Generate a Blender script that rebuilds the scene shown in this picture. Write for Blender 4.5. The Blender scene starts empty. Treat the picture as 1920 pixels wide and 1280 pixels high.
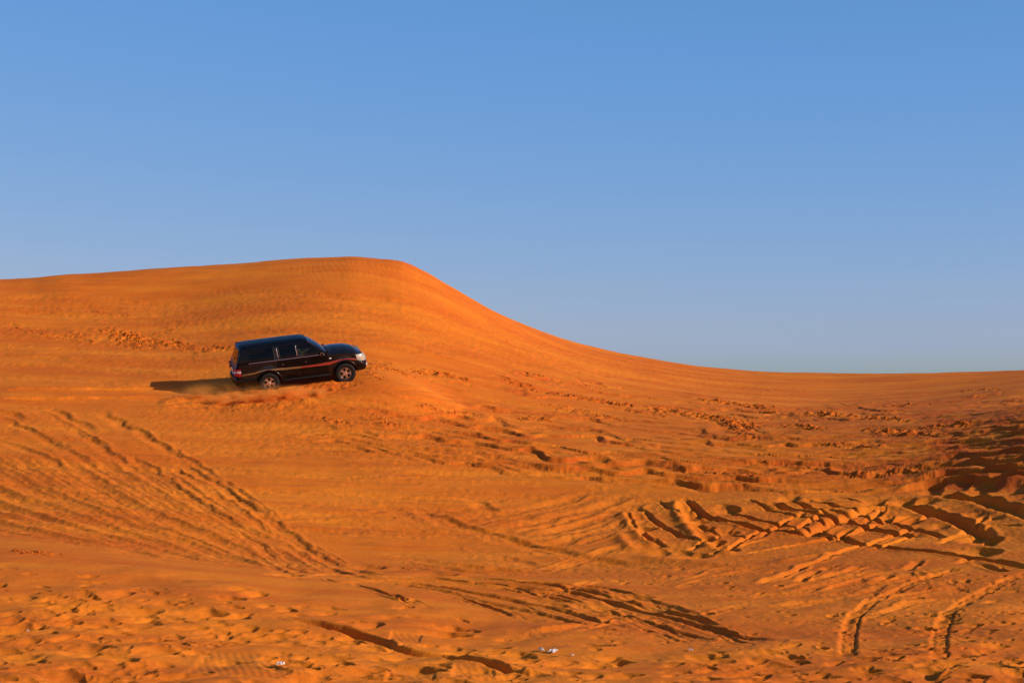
import bpy, bmesh, math, random
import numpy as np
from mathutils import Matrix, Vector

random.seed(7)
rng = np.random.default_rng(11)
R = math.radians
scene = bpy.context.scene
COL = scene.collection

# ------------------------------------------------------------------ camera model
FPX, PW, PH = 3300.0, 1920.0, 1280.0        # focal length in photograph pixels, photograph size
V0 = 720.0                                  # row of the eye level
EYE = 6.0                                   # height of the eye above datum
PITCH = math.atan((V0 - PH / 2) / FPX)
CP, SP = math.cos(PITCH), math.sin(PITCH)


def ray(u, v):
    """direction of sight (y component 1) through a point of the photograph"""
    a, b = (u - PW / 2) / FPX, -(v - PH / 2) / FPX
    dx, dy, dz = a, CP - b * SP, SP + b * CP
    return dx / dy, dz / dy


def project(x, y, z):
    zz = z - EYE
    f = y * CP + zz * SP
    up = zz * CP - y * SP
    return PW / 2 + FPX * x / f, PH / 2 - FPX * up / f


# ------------------------------------------------------------------ noise
_perm = rng.permutation(512)
_ang = rng.random(512) * 2 * np.pi
_gx, _gy = np.cos(_ang).astype(np.float32), np.sin(_ang).astype(np.float32)


def perlin(x, y):
    xi, yi = np.floor(x), np.floor(y)
    xf, yf = (x - xi).astype(np.float32), (y - yi).astype(np.float32)
    xi, yi = xi.astype(np.int64), yi.astype(np.int64)

    def g(ix, iy, fx, fy):
        h = _perm[(_perm[ix & 511] + iy) & 511]
        return _gx[h] * fx + _gy[h] * fy
    u = xf * xf * xf * (xf * (xf * 6 - 15) + 10)
    w = yf * yf * yf * (yf * (yf * 6 - 15) + 10)
    n00, n10 = g(xi, yi, xf, yf), g(xi + 1, yi, xf - 1, yf)
    n01, n11 = g(xi, yi + 1, xf, yf - 1), g(xi + 1, yi + 1, xf - 1, yf - 1)
    a = n00 + u * (n10 - n00)
    b = n01 + u * (n11 - n01)
    return (a + w * (b - a)) * 1.5


def fbm(x, y, octv=4, gain=.5, lac=2.03):
    s, a = 0, 1.0
    for o in range(octv):
        s = s + a * perlin(x + 37.1 * o, y - 19.7 * o)
        x, y, a = x * lac, y * lac, a * gain
    return s


def sstep(a, b, x):
    t = np.clip((x - a) / (b - a), 0, 1)
    return t * t * (3 - 2 * t)


# ------------------------------------------------------------------ the lie of the land
# (u, v) in the photograph, distance in metres
CTRL = [
    (0, 1280, 26), (480, 1280, 26.5), (960, 1280, 27), (1440, 1280, 27), (1920, 1280, 27),
    (0, 1180, 31), (500, 1180, 31.5), (960, 1180, 33), (1500, 1180, 33), (1920, 1180, 32),
    (0, 1035, 38.5), (300, 1061, 38), (620, 1084, 38), (900, 1100, 38.3), (1200, 1115, 38.2), (1500, 1110, 38), (1900, 1090, 38),
    (0, 1003, 43), (300, 1042, 41.6), (600, 1073, 41), (900, 1083, 41), (1200, 1080, 41.5), (1500, 1060, 41.5), (1900, 1045, 41),
    (0, 945, 48), (300, 950, 48), (700, 960, 49), (1000, 960, 50), (1250, 985, 48), (1500, 940, 50), (1750, 925, 50), (1920, 925, 47.5),
    (0, 850, 55), (300, 850, 55.5), (700, 850, 56.5), (1000, 850, 57.5), (1400, 850, 58), (1700, 840, 57), (1820, 835, 55.4), (1920, 830, 52.9),
    (0, 745, 63), (240, 738, 64.5), (480, 735, 66), (640, 722, 66), (900, 762, 67.5), (1200, 780, 69), (1500, 785, 69), (1750, 770, 67), (1920, 765, 60.3),
    (0, 640, 74), (300, 640, 75), (700, 640, 74), (1000, 690, 78), (1300, 735, 80), (1600, 745, 82), (1920, 728, 75),
    (350, 560, 83), (700, 550, 82.5), (880, 600, 83.5), (1000, 635, 87), (120, 570, 82),
    (-260, 1280, 26), (-260, 1040, 39), (-260, 850, 55), (-260, 640, 74), (2180, 1280, 27), (2180, 1090, 37), (2180, 900, 45), (2180, 780, 50.6), (2180, 735, 66),
]
CREST = [(-260, 540, 87), (-120, 530, 88), (0, 523, 88), (60, 521, 88), (120, 514, 88.5), (200, 510, 89), (300, 503, 89), (400, 496, 89.5), (490, 490, 90), (560, 485, 90),
         (620, 483, 90), (660, 482, 90), (700, 485, 90), (740, 488, 90), (765, 494, 90), (800, 511, 90.2), (840, 534, 90.5), (880, 557, 91),
         (920, 580, 91.5), (960, 600, 92), (1000, 617, 93), (1050, 634, 94), (1100, 648, 95), (1150, 660, 96), (1200, 670, 97), (1250, 678, 97.5),
         (1300, 685, 98), (1350, 690, 98.5), (1400, 694, 99), (1480, 698, 99.5), (1560, 700, 100), (1650, 700, 100), (1750, 698, 100), (1850, 696, 99.5),
         (1920, 694, 99), (2050, 688, 97), (2180, 680, 95)]
P, H = [], []
for u, v, d in CTRL:
    a, b = ray(u, v)
    P.append((a * d, d)); H.append(EYE + b * d)
for u, v, d in CREST[::2] + [CREST[-1]]:
    a, b = ray(u, v)
    P.append((a * d, d)); H.append(EYE + b * d)
    for dd, drop in ((8, .55), (22, 3.4), (45, 7.5)):
        P.append((a * (d + dd), d + dd)); H.append(EYE + b * d - drop)
for x, y, z in [(-9, 17, 1.75), (0, 17, 1.8), (9, 17, 1.85), (-9, 6, 3.2), (0, 5, 3.7), (9, 6, 3.4), (0, -6, 4.4), (-14, -14, 4), (14, -14, 4),
                (-30, 20, 1.8), (30, 20, 2.8), (34, 50, 6.0), (-34, 60, 4.8), (40, 80, 8.0), (-45, 90, 10.0), (-45, 40, 2.8), (40, 0, 4), (-40, 0, 3)]:
    P.append((x, y)); H.append(z)
P, H = np.array(P, float), np.array(H, float)


def tps_fit(P, H, lam):
    n = len(P)
    d = np.sqrt(((P[:, None] - P[None]) ** 2).sum(-1)) / 20
    K = np.where(d > 0, d * d * np.log(d + 1e-12), 0) + lam * np.eye(n)
    Q = np.c_[np.ones(n), P / 20]
    A = np.block([[K, Q], [Q.T, np.zeros((3, 3))]])
    return np.linalg.solve(A, np.r_[H, np.zeros(3)])


TPS = tps_fit(P, H, .004)


def base_raw(x, y):
    sh = x.shape
    x, y = x.ravel(), y.ravel()
    out = np.empty(x.shape, np.float64)
    n = len(P)
    px, py = (P[:, 0] / 20), (P[:, 1] / 20)
    for i in range(0, len(x), 60000):
        a, b = (x[i:i + 60000] / 20), (y[i:i + 60000] / 20)
        d2 = (a[:, None] - px) ** 2 + (b[:, None] - py) ** 2
        k = d2 * np.log(d2 + 1e-12) * .5
        out[i:i + 60000] = k @ TPS[:n] + TPS[n] + TPS[n + 1] * a + TPS[n + 2] * b
    # far from the mapped ground the desert levels out
    far = sstep(36, 80, np.sqrt((x * .9) ** 2 + ((y - 50) * .7) ** 2))
    return (out * (1 - far) + np.minimum(1.5 + .4 * np.sin(x * .02) + .4 * np.sin(y * .023 + x * .01), 2.5) * far).reshape(sh)


# ------------------------------------------------------------------ the sheet of sand: rows in y, columns fanning with distance
def geo(a, b, k):
    n = max(2, int(math.ceil(k * math.log(b / a))))
    return a * (b / a) ** (np.arange(n + 1) / n)


QUAL = 1.0
yd = geo(23.5, 104.0, 860 * QUAL)
near = np.r_[-400, -250, -150, -90, -60, -40, -28, -20, np.arange(-14, 20, 2.0), np.arange(20, 23.4, .4)]
farr = 104.0 + np.cumsum(np.array([.3, .4, .5, .7, 1, 1.3, 1.6, 2, 2.5, 3, 4, 5, 7, 9, 12, 16, 22, 30, 40, 55, 80, 110, 150, 220, 300, 450]))
YR = np.r_[near, yd, farr]
sc = np.linspace(-.36, .36, int(1370 * QUAL))
so = .36 + np.cumsum(.0006 * 1.28 ** np.arange(34))
SC = np.r_[-so[::-1], sc, so]
WR = np.maximum(YR, 23.5)
NY, NX = len(YR), len(SC)
X = SC[None, :] * WR[:, None]
Y = np.repeat(YR[:, None], NX, 1)

# base on every 6th row / column, then interpolated
ri = np.unique(np.r_[np.arange(0, NY, 5), NY - 1]); ci = np.unique(np.r_[np.arange(0, NX, 5), NX - 1])
Bc = base_raw(X[np.ix_(ri, ci)], Y[np.ix_(ri, ci)])


def spread(A):
    t = np.empty((NY, len(ci)))
    for j in range(len(ci)):
        t[:, j] = np.interp(np.arange(NY), ri, A[:, j])
    out = np.empty((NY, NX))
    for i in range(NY):
        out[i] = np.interp(np.arange(NX), ci, t[i])
    return out


B = spread(Bc)
# smooth the facets the coarse interpolation leaves
for _ in range(3):
    B[1:-1] = (B[:-2] + 2 * B[1:-1] + B[2:]) / 4
    B[:, 1:-1] = (B[:, :-2] + 2 * B[:, 1:-1] + B[:, 2:]) / 4

# bring the crest to its surveyed height, column by column
cu = np.array([c[0] for c in CREST], float); cv = np.array([c[1] for c in CREST], float); cd = np.array([c[2] for c in CREST], float)
Su = (cu - PW / 2) / FPX
rows = np.where((YR > 70) & (YR < 135))[0]
for _ in range(3):
    el = (B[rows] - EYE) / YR[rows][:, None]
    top = el.max(0)
    a = SC * PW * 0 + SC
    want_v = np.interp(SC, Su / CP, cv)
    want = np.array([ray(PW / 2 + FPX * s * CP, v)[1] for s, v in zip(SC, want_v)])
    ins = sstep(.36, .31, np.abs(SC))
    dcr = np.interp(SC, Su, cd)
    dz = (want - top) * ins
    k = 9
    dz = np.convolve(np.pad(dz, k, 'edge'), np.ones(2 * k + 1) / (2 * k + 1), 'valid')
    w = np.exp(-((Y - dcr[None, :]) / 9.0) ** 2)
    B += w * dz[None, :] * dcr[None, :]


def sample(A, x, y):
    fy = np.interp(y, YR, np.arange(NY))
    w = np.maximum(y, 23.5)
    fx = np.interp(x / w, SC, np.arange(NX))
    i = np.minimum(fy.astype(int), NY - 2); j = np.minimum(fx.astype(int), NX - 2)
    a, b = fy - i, fx - j
    return (A[i, j] * (1 - a) * (1 - b) + A[i + 1, j] * a * (1 - b) + A[i, j + 1] * (1 - a) * b + A[i + 1, j + 1] * a * b)


_march = np.concatenate([np.arange(24, 101, .15)])


def ground_at(u, v, A=None):
    """the point of the bare slope seen at (u, v)"""
    a, b = ray(u, v)
    h = sample(B if A is None else A, a * _march, _march)
    below = np.where(EYE + b * _march <= h)[0]
    k = below[0] if len(below) else int(np.argmax((h - EYE) / _march))
    d = _march[k]
    return a * d, d


def path(pts, step=.12):
    g = [ground_at(*p) for p in pts]
    g = np.array(g)
    # Catmull-Rom through the surveyed points
    q = np.vstack([2 * g[0] - g[1], g, 2 * g[-1] - g[-2]])
    out = []
    for i in range(1, len(q) - 2):
        p0, p1, p2, p3 = q[i - 1], q[i], q[i + 1], q[i + 2]
        n = max(2, int(np.hypot(*(p2 - p1)) / step))
        t = (np.arange(n) / n)[:, None]
        out.append(.5 * ((2 * p1) + (-p0 + p2) * t + (2 * p0 - 5 * p1 + 4 * p2 - p3) * t ** 2 + (-p0 + 3 * p1 - 3 * p2 + p3) * t ** 3))
    out.append(g[-1:])
    return np.vstack(out)


PIT = np.zeros((NY, NX)); RIM = np.zeros((NY, NX))     # hollows do not add up where they overlap
D = np.zeros((NY, NX))            # everything pressed into or heaped on the slope
ROUGH = np.zeros((NY, NX), np.float32)


def window(x0, x1, y0, y1):
    i0, i1 = np.searchsorted(YR, y0), np.searchsorted(YR, y1)
    if i1 <= i0:
        return None
    wa, wb = max(y0, 23.5), max(y1, 23.5)
    s0, s1 = min(x0 / wa, x0 / wb), max(x1 / wa, x1 / wb)
    j0, j1 = np.searchsorted(SC, s0), np.searchsorted(SC, s1)
    if j1 <= j0:
        return None
    return slice(i0, i1), slice(j0, j1)


def stroke(pts, reach, world=False):
    """lateral offset, length along and mask of the cells within reach of a line"""
    p = pts if world else path(pts)
    lo, hi = p.min(0) - reach, p.max(0) + reach
    w = window(lo[0], hi[0], lo[1], hi[1])
    if w is None:
        return None
    sub = (w[0].stop - w[0].start, w[1].stop - w[1].start)
    dist = np.full(sub, 1e9); side = np.zeros(sub); along = np.zeros(sub); lee = np.zeros(sub)
    L = 0.0
    for k in range(len(p) - 1):
        a, b = p[k], p[k + 1]
        e = b - a; ln = np.hypot(*e)
        if ln < 1e-6:
            continue
        q = window(min(a[0], b[0]) - reach, max(a[0], b[0]) + reach, min(a[1], b[1]) - reach, max(a[1], b[1]) + reach)
        if q is None:
            L += ln; continue
        xs, ys = X[q], Y[q]
        t = np.clip(((xs - a[0]) * e[0] + (ys - a[1]) * e[1]) / ln ** 2, 0, 1)
        dx, dy = xs - a[0] - t * e[0], ys - a[1] - t * e[1]
        dd = np.hypot(dx, dy)
        r = (slice(q[0].start - w[0].start, q[0].stop - w[0].start), slice(q[1].start - w[1].start, q[1].stop - w[1].start))
        m = dd < dist[r]
        dist[r] = np.where(m, dd, dist[r])
        side[r] = np.where(m, np.sign(e[0] * dy - e[1] * dx) * dd, side[r])
        along[r] = np.where(m, L + t * ln, along[r])
        lee[r] = np.where(m, -e[1] / ln, lee[r])
        L += ln
    global LEE
    LEE = lee * np.sign(side)          # +1 on the right-hand bank, -1 on the left-hand bank
    return w, dist, side, along, L


_seed = [0]


RD, RB, DD = .5, .30, .62      # overall depth of ruts, height of berms, depth of hollows


def rut(pts, width=.3, depth=.1, berm=.05, lump=.35, wob=.06, ends=.8, steep=2.2, bias=0., world=False, freq=.45, k=1., slump=.7):
    """a wheel rut: trough, two berms, crumbling edges; bias > 0 heaps the left berm"""
    reach = width * 3.2 + .2
    r = stroke(pts, reach, world)
    if r is None:
        return
    w, dist, side, along, L = r
    _seed[0] += 13.7
    o = _seed[0]
    n1 = perlin(along * freq + o, side * .25 + o)
    n2 = perlin(along * 1.1 - o, side * 1.2 + o)
    s = (side + wob * perlin(along * 1.3 - o, along * 0 + o) * 2 + wob * .3 * n2) / width
    # loose sand: the left-hand bank slumps, the right-hand one stands
    lee = LEE
    a = np.abs(s) / (1 + slump * np.clip(-lee, 0, 1))
    env = sstep(0, ends, along) * sstep(0, ends, L - along)
    env = env * (1 + lump * .9 * n1 + lump * .25 * n2)
    depth, berm = depth * RD * k, berm * RB * k
    trough = -depth / (1 + (a / .75) ** (2 * steep * (1 - .35 * np.clip(-lee, 0, 1))))
    bm = berm * np.exp(-((a - 1.35) / .55) ** 2) * (1 + bias * np.sign(s)) * (1 + .25 * n2)
    m = sstep(reach, reach * .8, dist)
    PIT[w] = np.minimum(PIT[w], trough * env * m)
    RIM[w] = np.maximum(RIM[w], bm * env * m)
    ROUGH[w] = np.maximum(ROUGH[w], (np.exp(-(a / 2.0) ** 2) * m).astype(np.float32))


def heap(pts, width=.4, height=.2, lump=.5, chunk=.5, ends=.6, world=False):
    reach = width * 2.6 + .1
    r = stroke(pts, reach, world)
    if r is None:
        return
    w, dist, side, along, L = r
    _seed[0] += 9.1
    o = _seed[0]
    n = fbm(X[w] * 2.1 + o, Y[w] * 2.1 - o, 4, .6)
    env = sstep(0, ends, along) * sstep(0, ends, L - along) * (1 + lump * perlin(along * 1.4 + o, along * 0 + o))
    m = sstep(reach, reach * .7, dist)
    D[w] += height * np.exp(-(side / width) ** 2) * env * (1 + chunk * n) * m


def dimple(x, y, a, b, ang, depth, rim=.5, tilt=0.):
    """a footprint-like hollow with a heaped rim"""
    R_ = max(a, b) * 3.7
    w = window(x - R_, x + R_, y - R_, y + R_)
    if w is None:
        return
    depth *= DD
    c, s = math.cos(ang), math.sin(ang)
    dx, dy = X[w] - x, Y[w] - y
    p, q = (dx * c + dy * s) / a, (-dx * s + dy * c) / b
    r2 = p * p + q * q
    wx = np.tanh(dx / max(a, b) * 2.2)
    r = np.sqrt(r2) / (1.35 - .35 * wx) * (1 + .18 * perlin(dx / a * 1.1 + x * 7, dy / a * 1.1 + y * 5))
    PIT[w] = np.minimum(PIT[w], -depth / (1 + r ** (4.6 + 2.4 * wx)) * (1 + .35 * p / (r + .3) * tilt) * sstep(2.1, 1.3, r))
    RIM[w] = np.maximum(RIM[w], depth * rim * np.exp(-((r - 1.4) / .42) ** 2) * (1 + tilt * p / (np.sqrt(r2) + .2)))
# ------------------------------------------------------------------ where the car stands
YAW, CPITCH, CROLL = R(14.5), R(7.4), R(12.0)
CAR_ROT = Matrix.Rotation(YAW, 4, 'Z') @ Matrix.Rotation(-CPITCH, 4, 'Y') @ Matrix.Rotation(CROLL, 4, 'X')
WHEELS = [(1.425, -.815), (1.425, .815), (-1.425, -.815), (-1.425, .815)]
TYRE_R = .385


def _fit_car():
    loc = Vector((-7.8, 66.0, EYE))
    for _ in range(30):
        pr = [project(*(CAR_ROT @ Vector((x, -.93, TYRE_R)) + loc)) for x in (-1.425, 1.425)]
        span = math.hypot(pr[1][0] - pr[0][0], pr[1][1] - pr[0][1])
        mu, mv = (pr[0][0] + pr[1][0]) / 2, (pr[0][1] + pr[1][1]) / 2
        loc.y *= 1 + .8 * (span / 144.0 - 1)
        loc.x += (576.5 - mu) / FPX * loc.y
        loc.z -= (709.0 - mv) / FPX * loc.y
    return loc, pr


CAR_LOC, _pr = _fit_car()
print('car', CAR_LOC, _pr)
CAR_M = Matrix.Translation(CAR_LOC) @ CAR_ROT

# the slope under the car follows the plane of its wheels
_n = CAR_ROT.to_3x3() @ Vector((0, 0, 1))
_inv = CAR_M.inverted()


def car_plane(x, y, up):
    return CAR_LOC.z + up / _n.z - ((x - CAR_LOC.x) * _n.x + (y - CAR_LOC.y) * _n.y) / _n.z


q = window(CAR_LOC.x - 9, CAR_LOC.x + 9, CAR_LOC.y - 9, CAR_LOC.y + 9)
ax, ay = Vector((math.cos(YAW), math.sin(YAW))), Vector((-math.sin(YAW), math.cos(YAW)))
lx = (X[q] - CAR_LOC.x) * ax.x + (Y[q] - CAR_LOC.y) * ax.y
ly = (X[q] - CAR_LOC.x) * ay.x + (Y[q] - CAR_LOC.y) * ay.y
out = np.hypot(np.maximum(np.abs(lx) - 1.7, 0), np.maximum(np.abs(ly) - .9, 0))
pl = car_plane(X[q], Y[q], .07)
wgt = 1 - sstep(0, 4.5, out)
print('terrain under car off by', float((B[q] - pl)[wgt > .99].mean()), float((B[q] - pl)[wgt > .99].min()), float((B[q] - pl)[wgt > .99].max()))
B[q] = B[q] * (1 - wgt) + pl * wgt

# ------------------------------------------------------------------ masks over the ground
UG, VG = project(X, Y, B)          # where each point of the bare slope is seen from the tripod: used to place relief and the damp and shade tone


def blob(pts, r):
    """soft mask round a chain of surveyed points, in metres"""
    st = stroke(pts, r * 2.2)
    m = np.zeros((NY, NX), np.float32)
    if st:
        m[st[0]] = np.exp(-(st[1] / r) ** 2)
    return m


inframe = (np.abs(SC)[None, :] < .36)
# general unevenness
D += .05 * fbm(X / 5.5, Y / 5.5, 3) + .007 * fbm(X / 1.3 + 5, Y / 1.9, 3)
# long soft wind-blown streaks lying across the middle of the bowl
mid = sstep(42, 46, Y) * (1 - sstep(55, 62, Y))
D += mid * .05 * fbm(X / 4.2 + 3, Y / .75 + .12 * X, 4, .55)
hi = sstep(58, 66, Y)
D += (.0065 - .004 * sstep(64, 74, Y)) * fbm(X / 2.5 + 2, (Y + .1 * X) / .38, 3, .55)
D += hi * .038 * fbm(X / 7.0 + 9, (Y + .25 * X) / 1.6, 3)

RS = 1.0
# --- fan of tracks running down the left slope into the gully
MAIN = [
    [(335, 862), (385, 893), (450, 935), (500, 975), (550, 1010), (600, 1042), (650, 1065), (720, 1080)],
    [(245, 855), (300, 890), (345, 925), (400, 960), (440, 985), (480, 1020), (530, 1058), (575, 1077)],
]
for pts in MAIN:
    rut(pts, width=.17, depth=.26, berm=.15, lump=.3, wob=.07, bias=.5, freq=.35, k=.46, ends=1.2)
    rut([(u - 22, v + 6) for u, v in pts], width=.12, depth=.10, berm=.09, lump=.3, wob=.05, bias=.5, k=.7, ends=1.5)
FAN_T = [(330, 866), (245, 858), (150, 850), (60, 850), (-60, 852), (-90, 900), (-90, 950), (-90, 985)]
FAN_M = [(500, 980), (420, 968), (345, 960), (270, 960), (180, 960), (120, 975), (90, 1000), (90, 1015)]
FAN_B = [(700, 1080), (640, 1078), (590, 1075), (540, 1070), (480, 1064), (420, 1058), (360, 1053), (280, 1047)]
for k in range(44):
    f = (k + .5 + rng.uniform(-.35, .35)) / 44 * 6.9
    def at_(T):
        return (np.interp(f, range(8), [p[0] for p in T]), np.interp(f, range(8), [p[1] for p in T]))
    (u0, v0), (u1, v1), (u2, v2) = at_(FAN_T), at_(FAN_M), at_(FAN_B)
    a, e = max(0, rng.normal(.02, .10)), min(1, rng.normal(1.0, .10))
    pts = []
    for s_ in np.linspace(a, e, 6):
        c0, c1, c2 = (1 - s_) ** 2, 2 * s_ * (1 - s_), s_ * s_
        # quadratic through the three surveyed points
        mu_, mv_ = 2 * u1 - .5 * (u0 + u2), 2 * v1 - .5 * (v0 + v2)
        pts.append((c0 * u0 + c1 * mu_ + c2 * u2 + rng.normal(0, 2.5), c0 * v0 + c1 * mv_ + c2 * v2 + rng.normal(0, 1.2)))
    big = rng.random() < .3
    wd = rng.uniform(.20, .32) if big else rng.uniform(.08, .16)
    rut(pts, width=wd, depth=wd * rng.uniform(.45, .75), berm=wd * .45, lump=.2, wob=.03, ends=rng.uniform(1.0, 3.5), bias=.6, steep=1.5, k=.72, freq=.3)
for pts in [[(88, 762), (130, 784), (165, 803), (185, 812)], [(184, 769), (215, 788), (240, 803), (263, 812)], [(-20, 770), (20, 778), (55, 788)],
            [(20, 800), (45, 812)], [(60, 806), (78, 818)], [(132, 815), (155, 826)], [(85, 798), (105, 806)], [(0, 815), (12, 830)]]:
    rut(pts, width=.20, depth=.19, berm=.09, lump=.6, wob=.08, ends=1.2, bias=.3, k=.7)

for pts in [[(60, 762), (140, 806), (230, 868), (330, 940)], [(184, 769), (262, 812), (370, 885), (470, 958)], [(-20, 775), (60, 812), (150, 862), (240, 915)], [(-30, 815), (60, 850), (150, 895)],
            [(120, 800), (220, 860), (320, 925)], [(300, 830), (380, 880), (460, 935), (540, 990)], [(20, 790), (110, 838), (200, 890)]]:
    rut(pts, width=rng.uniform(.10, .18), depth=.075, berm=.06, lump=.7, wob=.05, ends=2.0, bias=.5, steep=1.6, k=1.0)
# --- tracks along the gully to the right
for pts, wd, dp in [
    ([(600, 1074), (700, 1081), (800, 1085), (900, 1094), (1000, 1104), (1080, 1114), (1150, 1129), (1220, 1149), (1300, 1169), (1380, 1190), (1460, 1207)], .26, .20),
    ([(600, 1079), (720, 1087), (850, 1094), (950, 1107), (1040, 1124), (1120, 1144), (1200, 1164), (1290, 1188), (1350, 1204)], .24, .18),
    ([(640, 1083), (760, 1092), (870, 1107), (960, 1124), (1050, 1144), (1150, 1174), (1185, 1183)], .22, .14),
    ([(690, 1087), (800, 1101), (900, 1124), (1000, 1149), (1080, 1169), (1150, 1184)], .26, .10),
    ([(655, 1088), (690, 1102), (740, 1117), (770, 1129), (805, 1138)], .13, .17),
    ([(835, 1106), (880, 1121), (930, 1141), (978, 1158)], .14, .17),
    ([(820, 1081), (930, 1088), (1050, 1101), (1130, 1115), (1200, 1133), (1290, 1155), (1370, 1180)], .24, .19),
    ([(900, 1088), (1020, 1094), (1120, 1105), (1190, 1120), (1260, 1138), (1330, 1160)], .22, .14),
    ([(980, 1120), (1080, 1142), (1180, 1168), (1260, 1190), (1310, 1203)], .20, .10),
    ([(520, 1072), (580, 1074), (660, 1078), (760, 1083)], .22, .14),
]:
    for o_ in (0, 1, 2):
        q_ = [(u + o_ * rng.normal(0, 9), v + o_ * rng.normal(2, 2.2)) for u, v in pts[(o_ > 0):]]
        if len(q_) > 2:
            rut(q_, width=wd * (.52, .3, .2)[o_], depth=dp * (1, .6, .5)[o_] * rng.uniform(.45, 1.15), berm=dp * .5, lump=.4, wob=.04, ends=1.4, steep=2.4, k=.95)
for x, y, l in [(545, 1078, .3), (690, 1064, .4), (820, 1080, .45), (1140, 1136, .4), (1230, 1138, .4), (1180, 1122, .4)]:
    gx, gy = ground_at(x, y)
    dimple(gx, gy, l, l * .7, rng.random() * 3, .13, .3)

# --- the deep old rut across the foreground
rut([(530, 1158), (565, 1164), (600, 1172), (650, 1182), (700, 1195), (750, 1212), (800, 1219), (850, 1228), (900, 1240), (960, 1252), (1045, 1270)],
    width=.12, depth=.27, berm=.10, lump=.12, wob=.05, ends=1.2, steep=2.6, bias=.5, k=.85)
rut([(535, 1195), (575, 1197), (610, 1205), (635, 1213)], width=.2, depth=.17, berm=.08)
rut([(500, 1238), (520, 1250), (545, 1268)], width=.10, depth=.06, berm=.05)

# --- soft arcs through the middle
for pts, dp in [
    ([(700, 940), (760, 962), (805, 982)], .10), ([(755, 945), (850, 983), (940, 1010), (1040, 1034), (1140, 1052), (1260, 1058)], .09),
    ([(860, 925), (960, 975)], .07), ([(830, 985), (950, 964), (1060, 937), (1130, 914)], .07), ([(920, 1000), (1040, 974), (1140, 945), (1200, 925)], .09),
    ([(980, 1014), (1090, 985), (1170, 955), (1230, 935)], .09), ([(1000, 1030), (1120, 1000), (1190, 972), (1250, 950)], .07),
    ([(640, 925), (800, 935), (950, 940)], .05), ([(690, 965), (850, 968), (1000, 962)], .05), ([(740, 1000), (900, 1000), (1010, 992)], .05),
    ([(760, 1045), (850, 1062), (960, 1070), (1060, 1072)], .10), ([(880, 1030), (1000, 1060), (1150, 1070)], .05),
]:
    rut(pts, width=.22, depth=dp, berm=dp * .8, lump=.5, wob=.06, ends=1.8, k=1.3)
    rut([(u + 6, v + 9) for u, v in pts], width=.16, depth=dp * .7, berm=dp * .6, lump=.7, wob=.06, ends=2.2, k=1.2)

for k in range(34):
    u0, v0 = rng.uniform(330, 800), rng.uniform(790, 1005)
    ln, cv_ = rng.uniform(120, 420), rng.uniform(-14, 10)
    tilt_ = rng.uniform(-.02, .10)
    wd = rng.uniform(.10, .26)
    rut([(u0 + ln * s_, v0 + tilt_ * ln * s_ + cv_ * 4 * s_ * (1 - s_)) for s_ in np.linspace(0, 1, 5)], width=wd, depth=wd * rng.uniform(.2, .4), berm=wd * .3, lump=.5, wob=.06, ends=2.5, bias=rng.uniform(-.6, .6), steep=1.4)

# --- traverses: the terraces worn into the right-hand side of the bowl
UP = [(620, 640), (820, 662), (1000, 688), (1150, 705), (1300, 722), (1500, 738), (1700, 738), (1960, 718)]
LO = [(620, 830), (820, 868), (1000, 892), (1150, 905), (1300, 917), (1500, 925), (1700, 918), (1960, 885)]
tau = np.zeros((NY, NX)); zone = np.zeros((NY, NX))
uu = [p[0] for p in UP]
top_, low_ = np.interp(UG, uu, [p[1] for p in UP]), np.interp(UG, [p[0] for p in LO], [p[1] for p in LO])
tau = (VG - top_) / (low_ - top_)
zone = sstep(-.06, .10, tau) * (1 - sstep(.98, 1.03, tau)) * inframe * sstep(640, 900, UG + 260 * (tau - .3) + 60 * perlin(X / 2, Y / 2)) * (Y > 40)
DAMP_SHADE = np.zeros((NY, NX), np.float32)  # darker tone: damp sand, with shade painted on terrace faces and far right
for n_, a_, sd_ in ((11.0, 1.0, 0.), (23.0, .45, 7.3)):
    ph = -n_ * tau + .55 * fbm(X / 3.4 + sd_, Y / 5.0 - sd_, 3) + .25 * perlin(X / .9, Y / 1.4 + sd_) + sd_
    f_ = ph - np.floor(ph)
    prof = np.where(f_ < .26, sstep(0, .26, f_), 1 - sstep(.2, 1.06, f_) ** .8)
    patch = sstep(-.45, .35, perlin(X / 3.1 + 3 * sd_, np.floor(ph) * 3.7 + 1.3 + sd_) + .35 * (tau - .3))
    face = np.exp(-((f_ - .13) / .11) ** 2) * patch * zone
    D += zone * patch * a_ * (.045 + .13 * np.clip(tau, 0, 1)) * (prof - .4)
    D += face * a_ * .035 * fbm(X / .35 + sd_, Y / .5, 3, .6)
    DAMP_SHADE = np.maximum(DAMP_SHADE, (face * a_ * (.55 + .6 * perlin(X / .8, Y / .8))).astype(np.float32))
DAMP_SHADE = np.clip(DAMP_SHADE, 0, 1)
D += zone * .02 * fbm(X / .8 + 2, Y / .6, 3, .6) * np.clip(tau, 0, 1)
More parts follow.
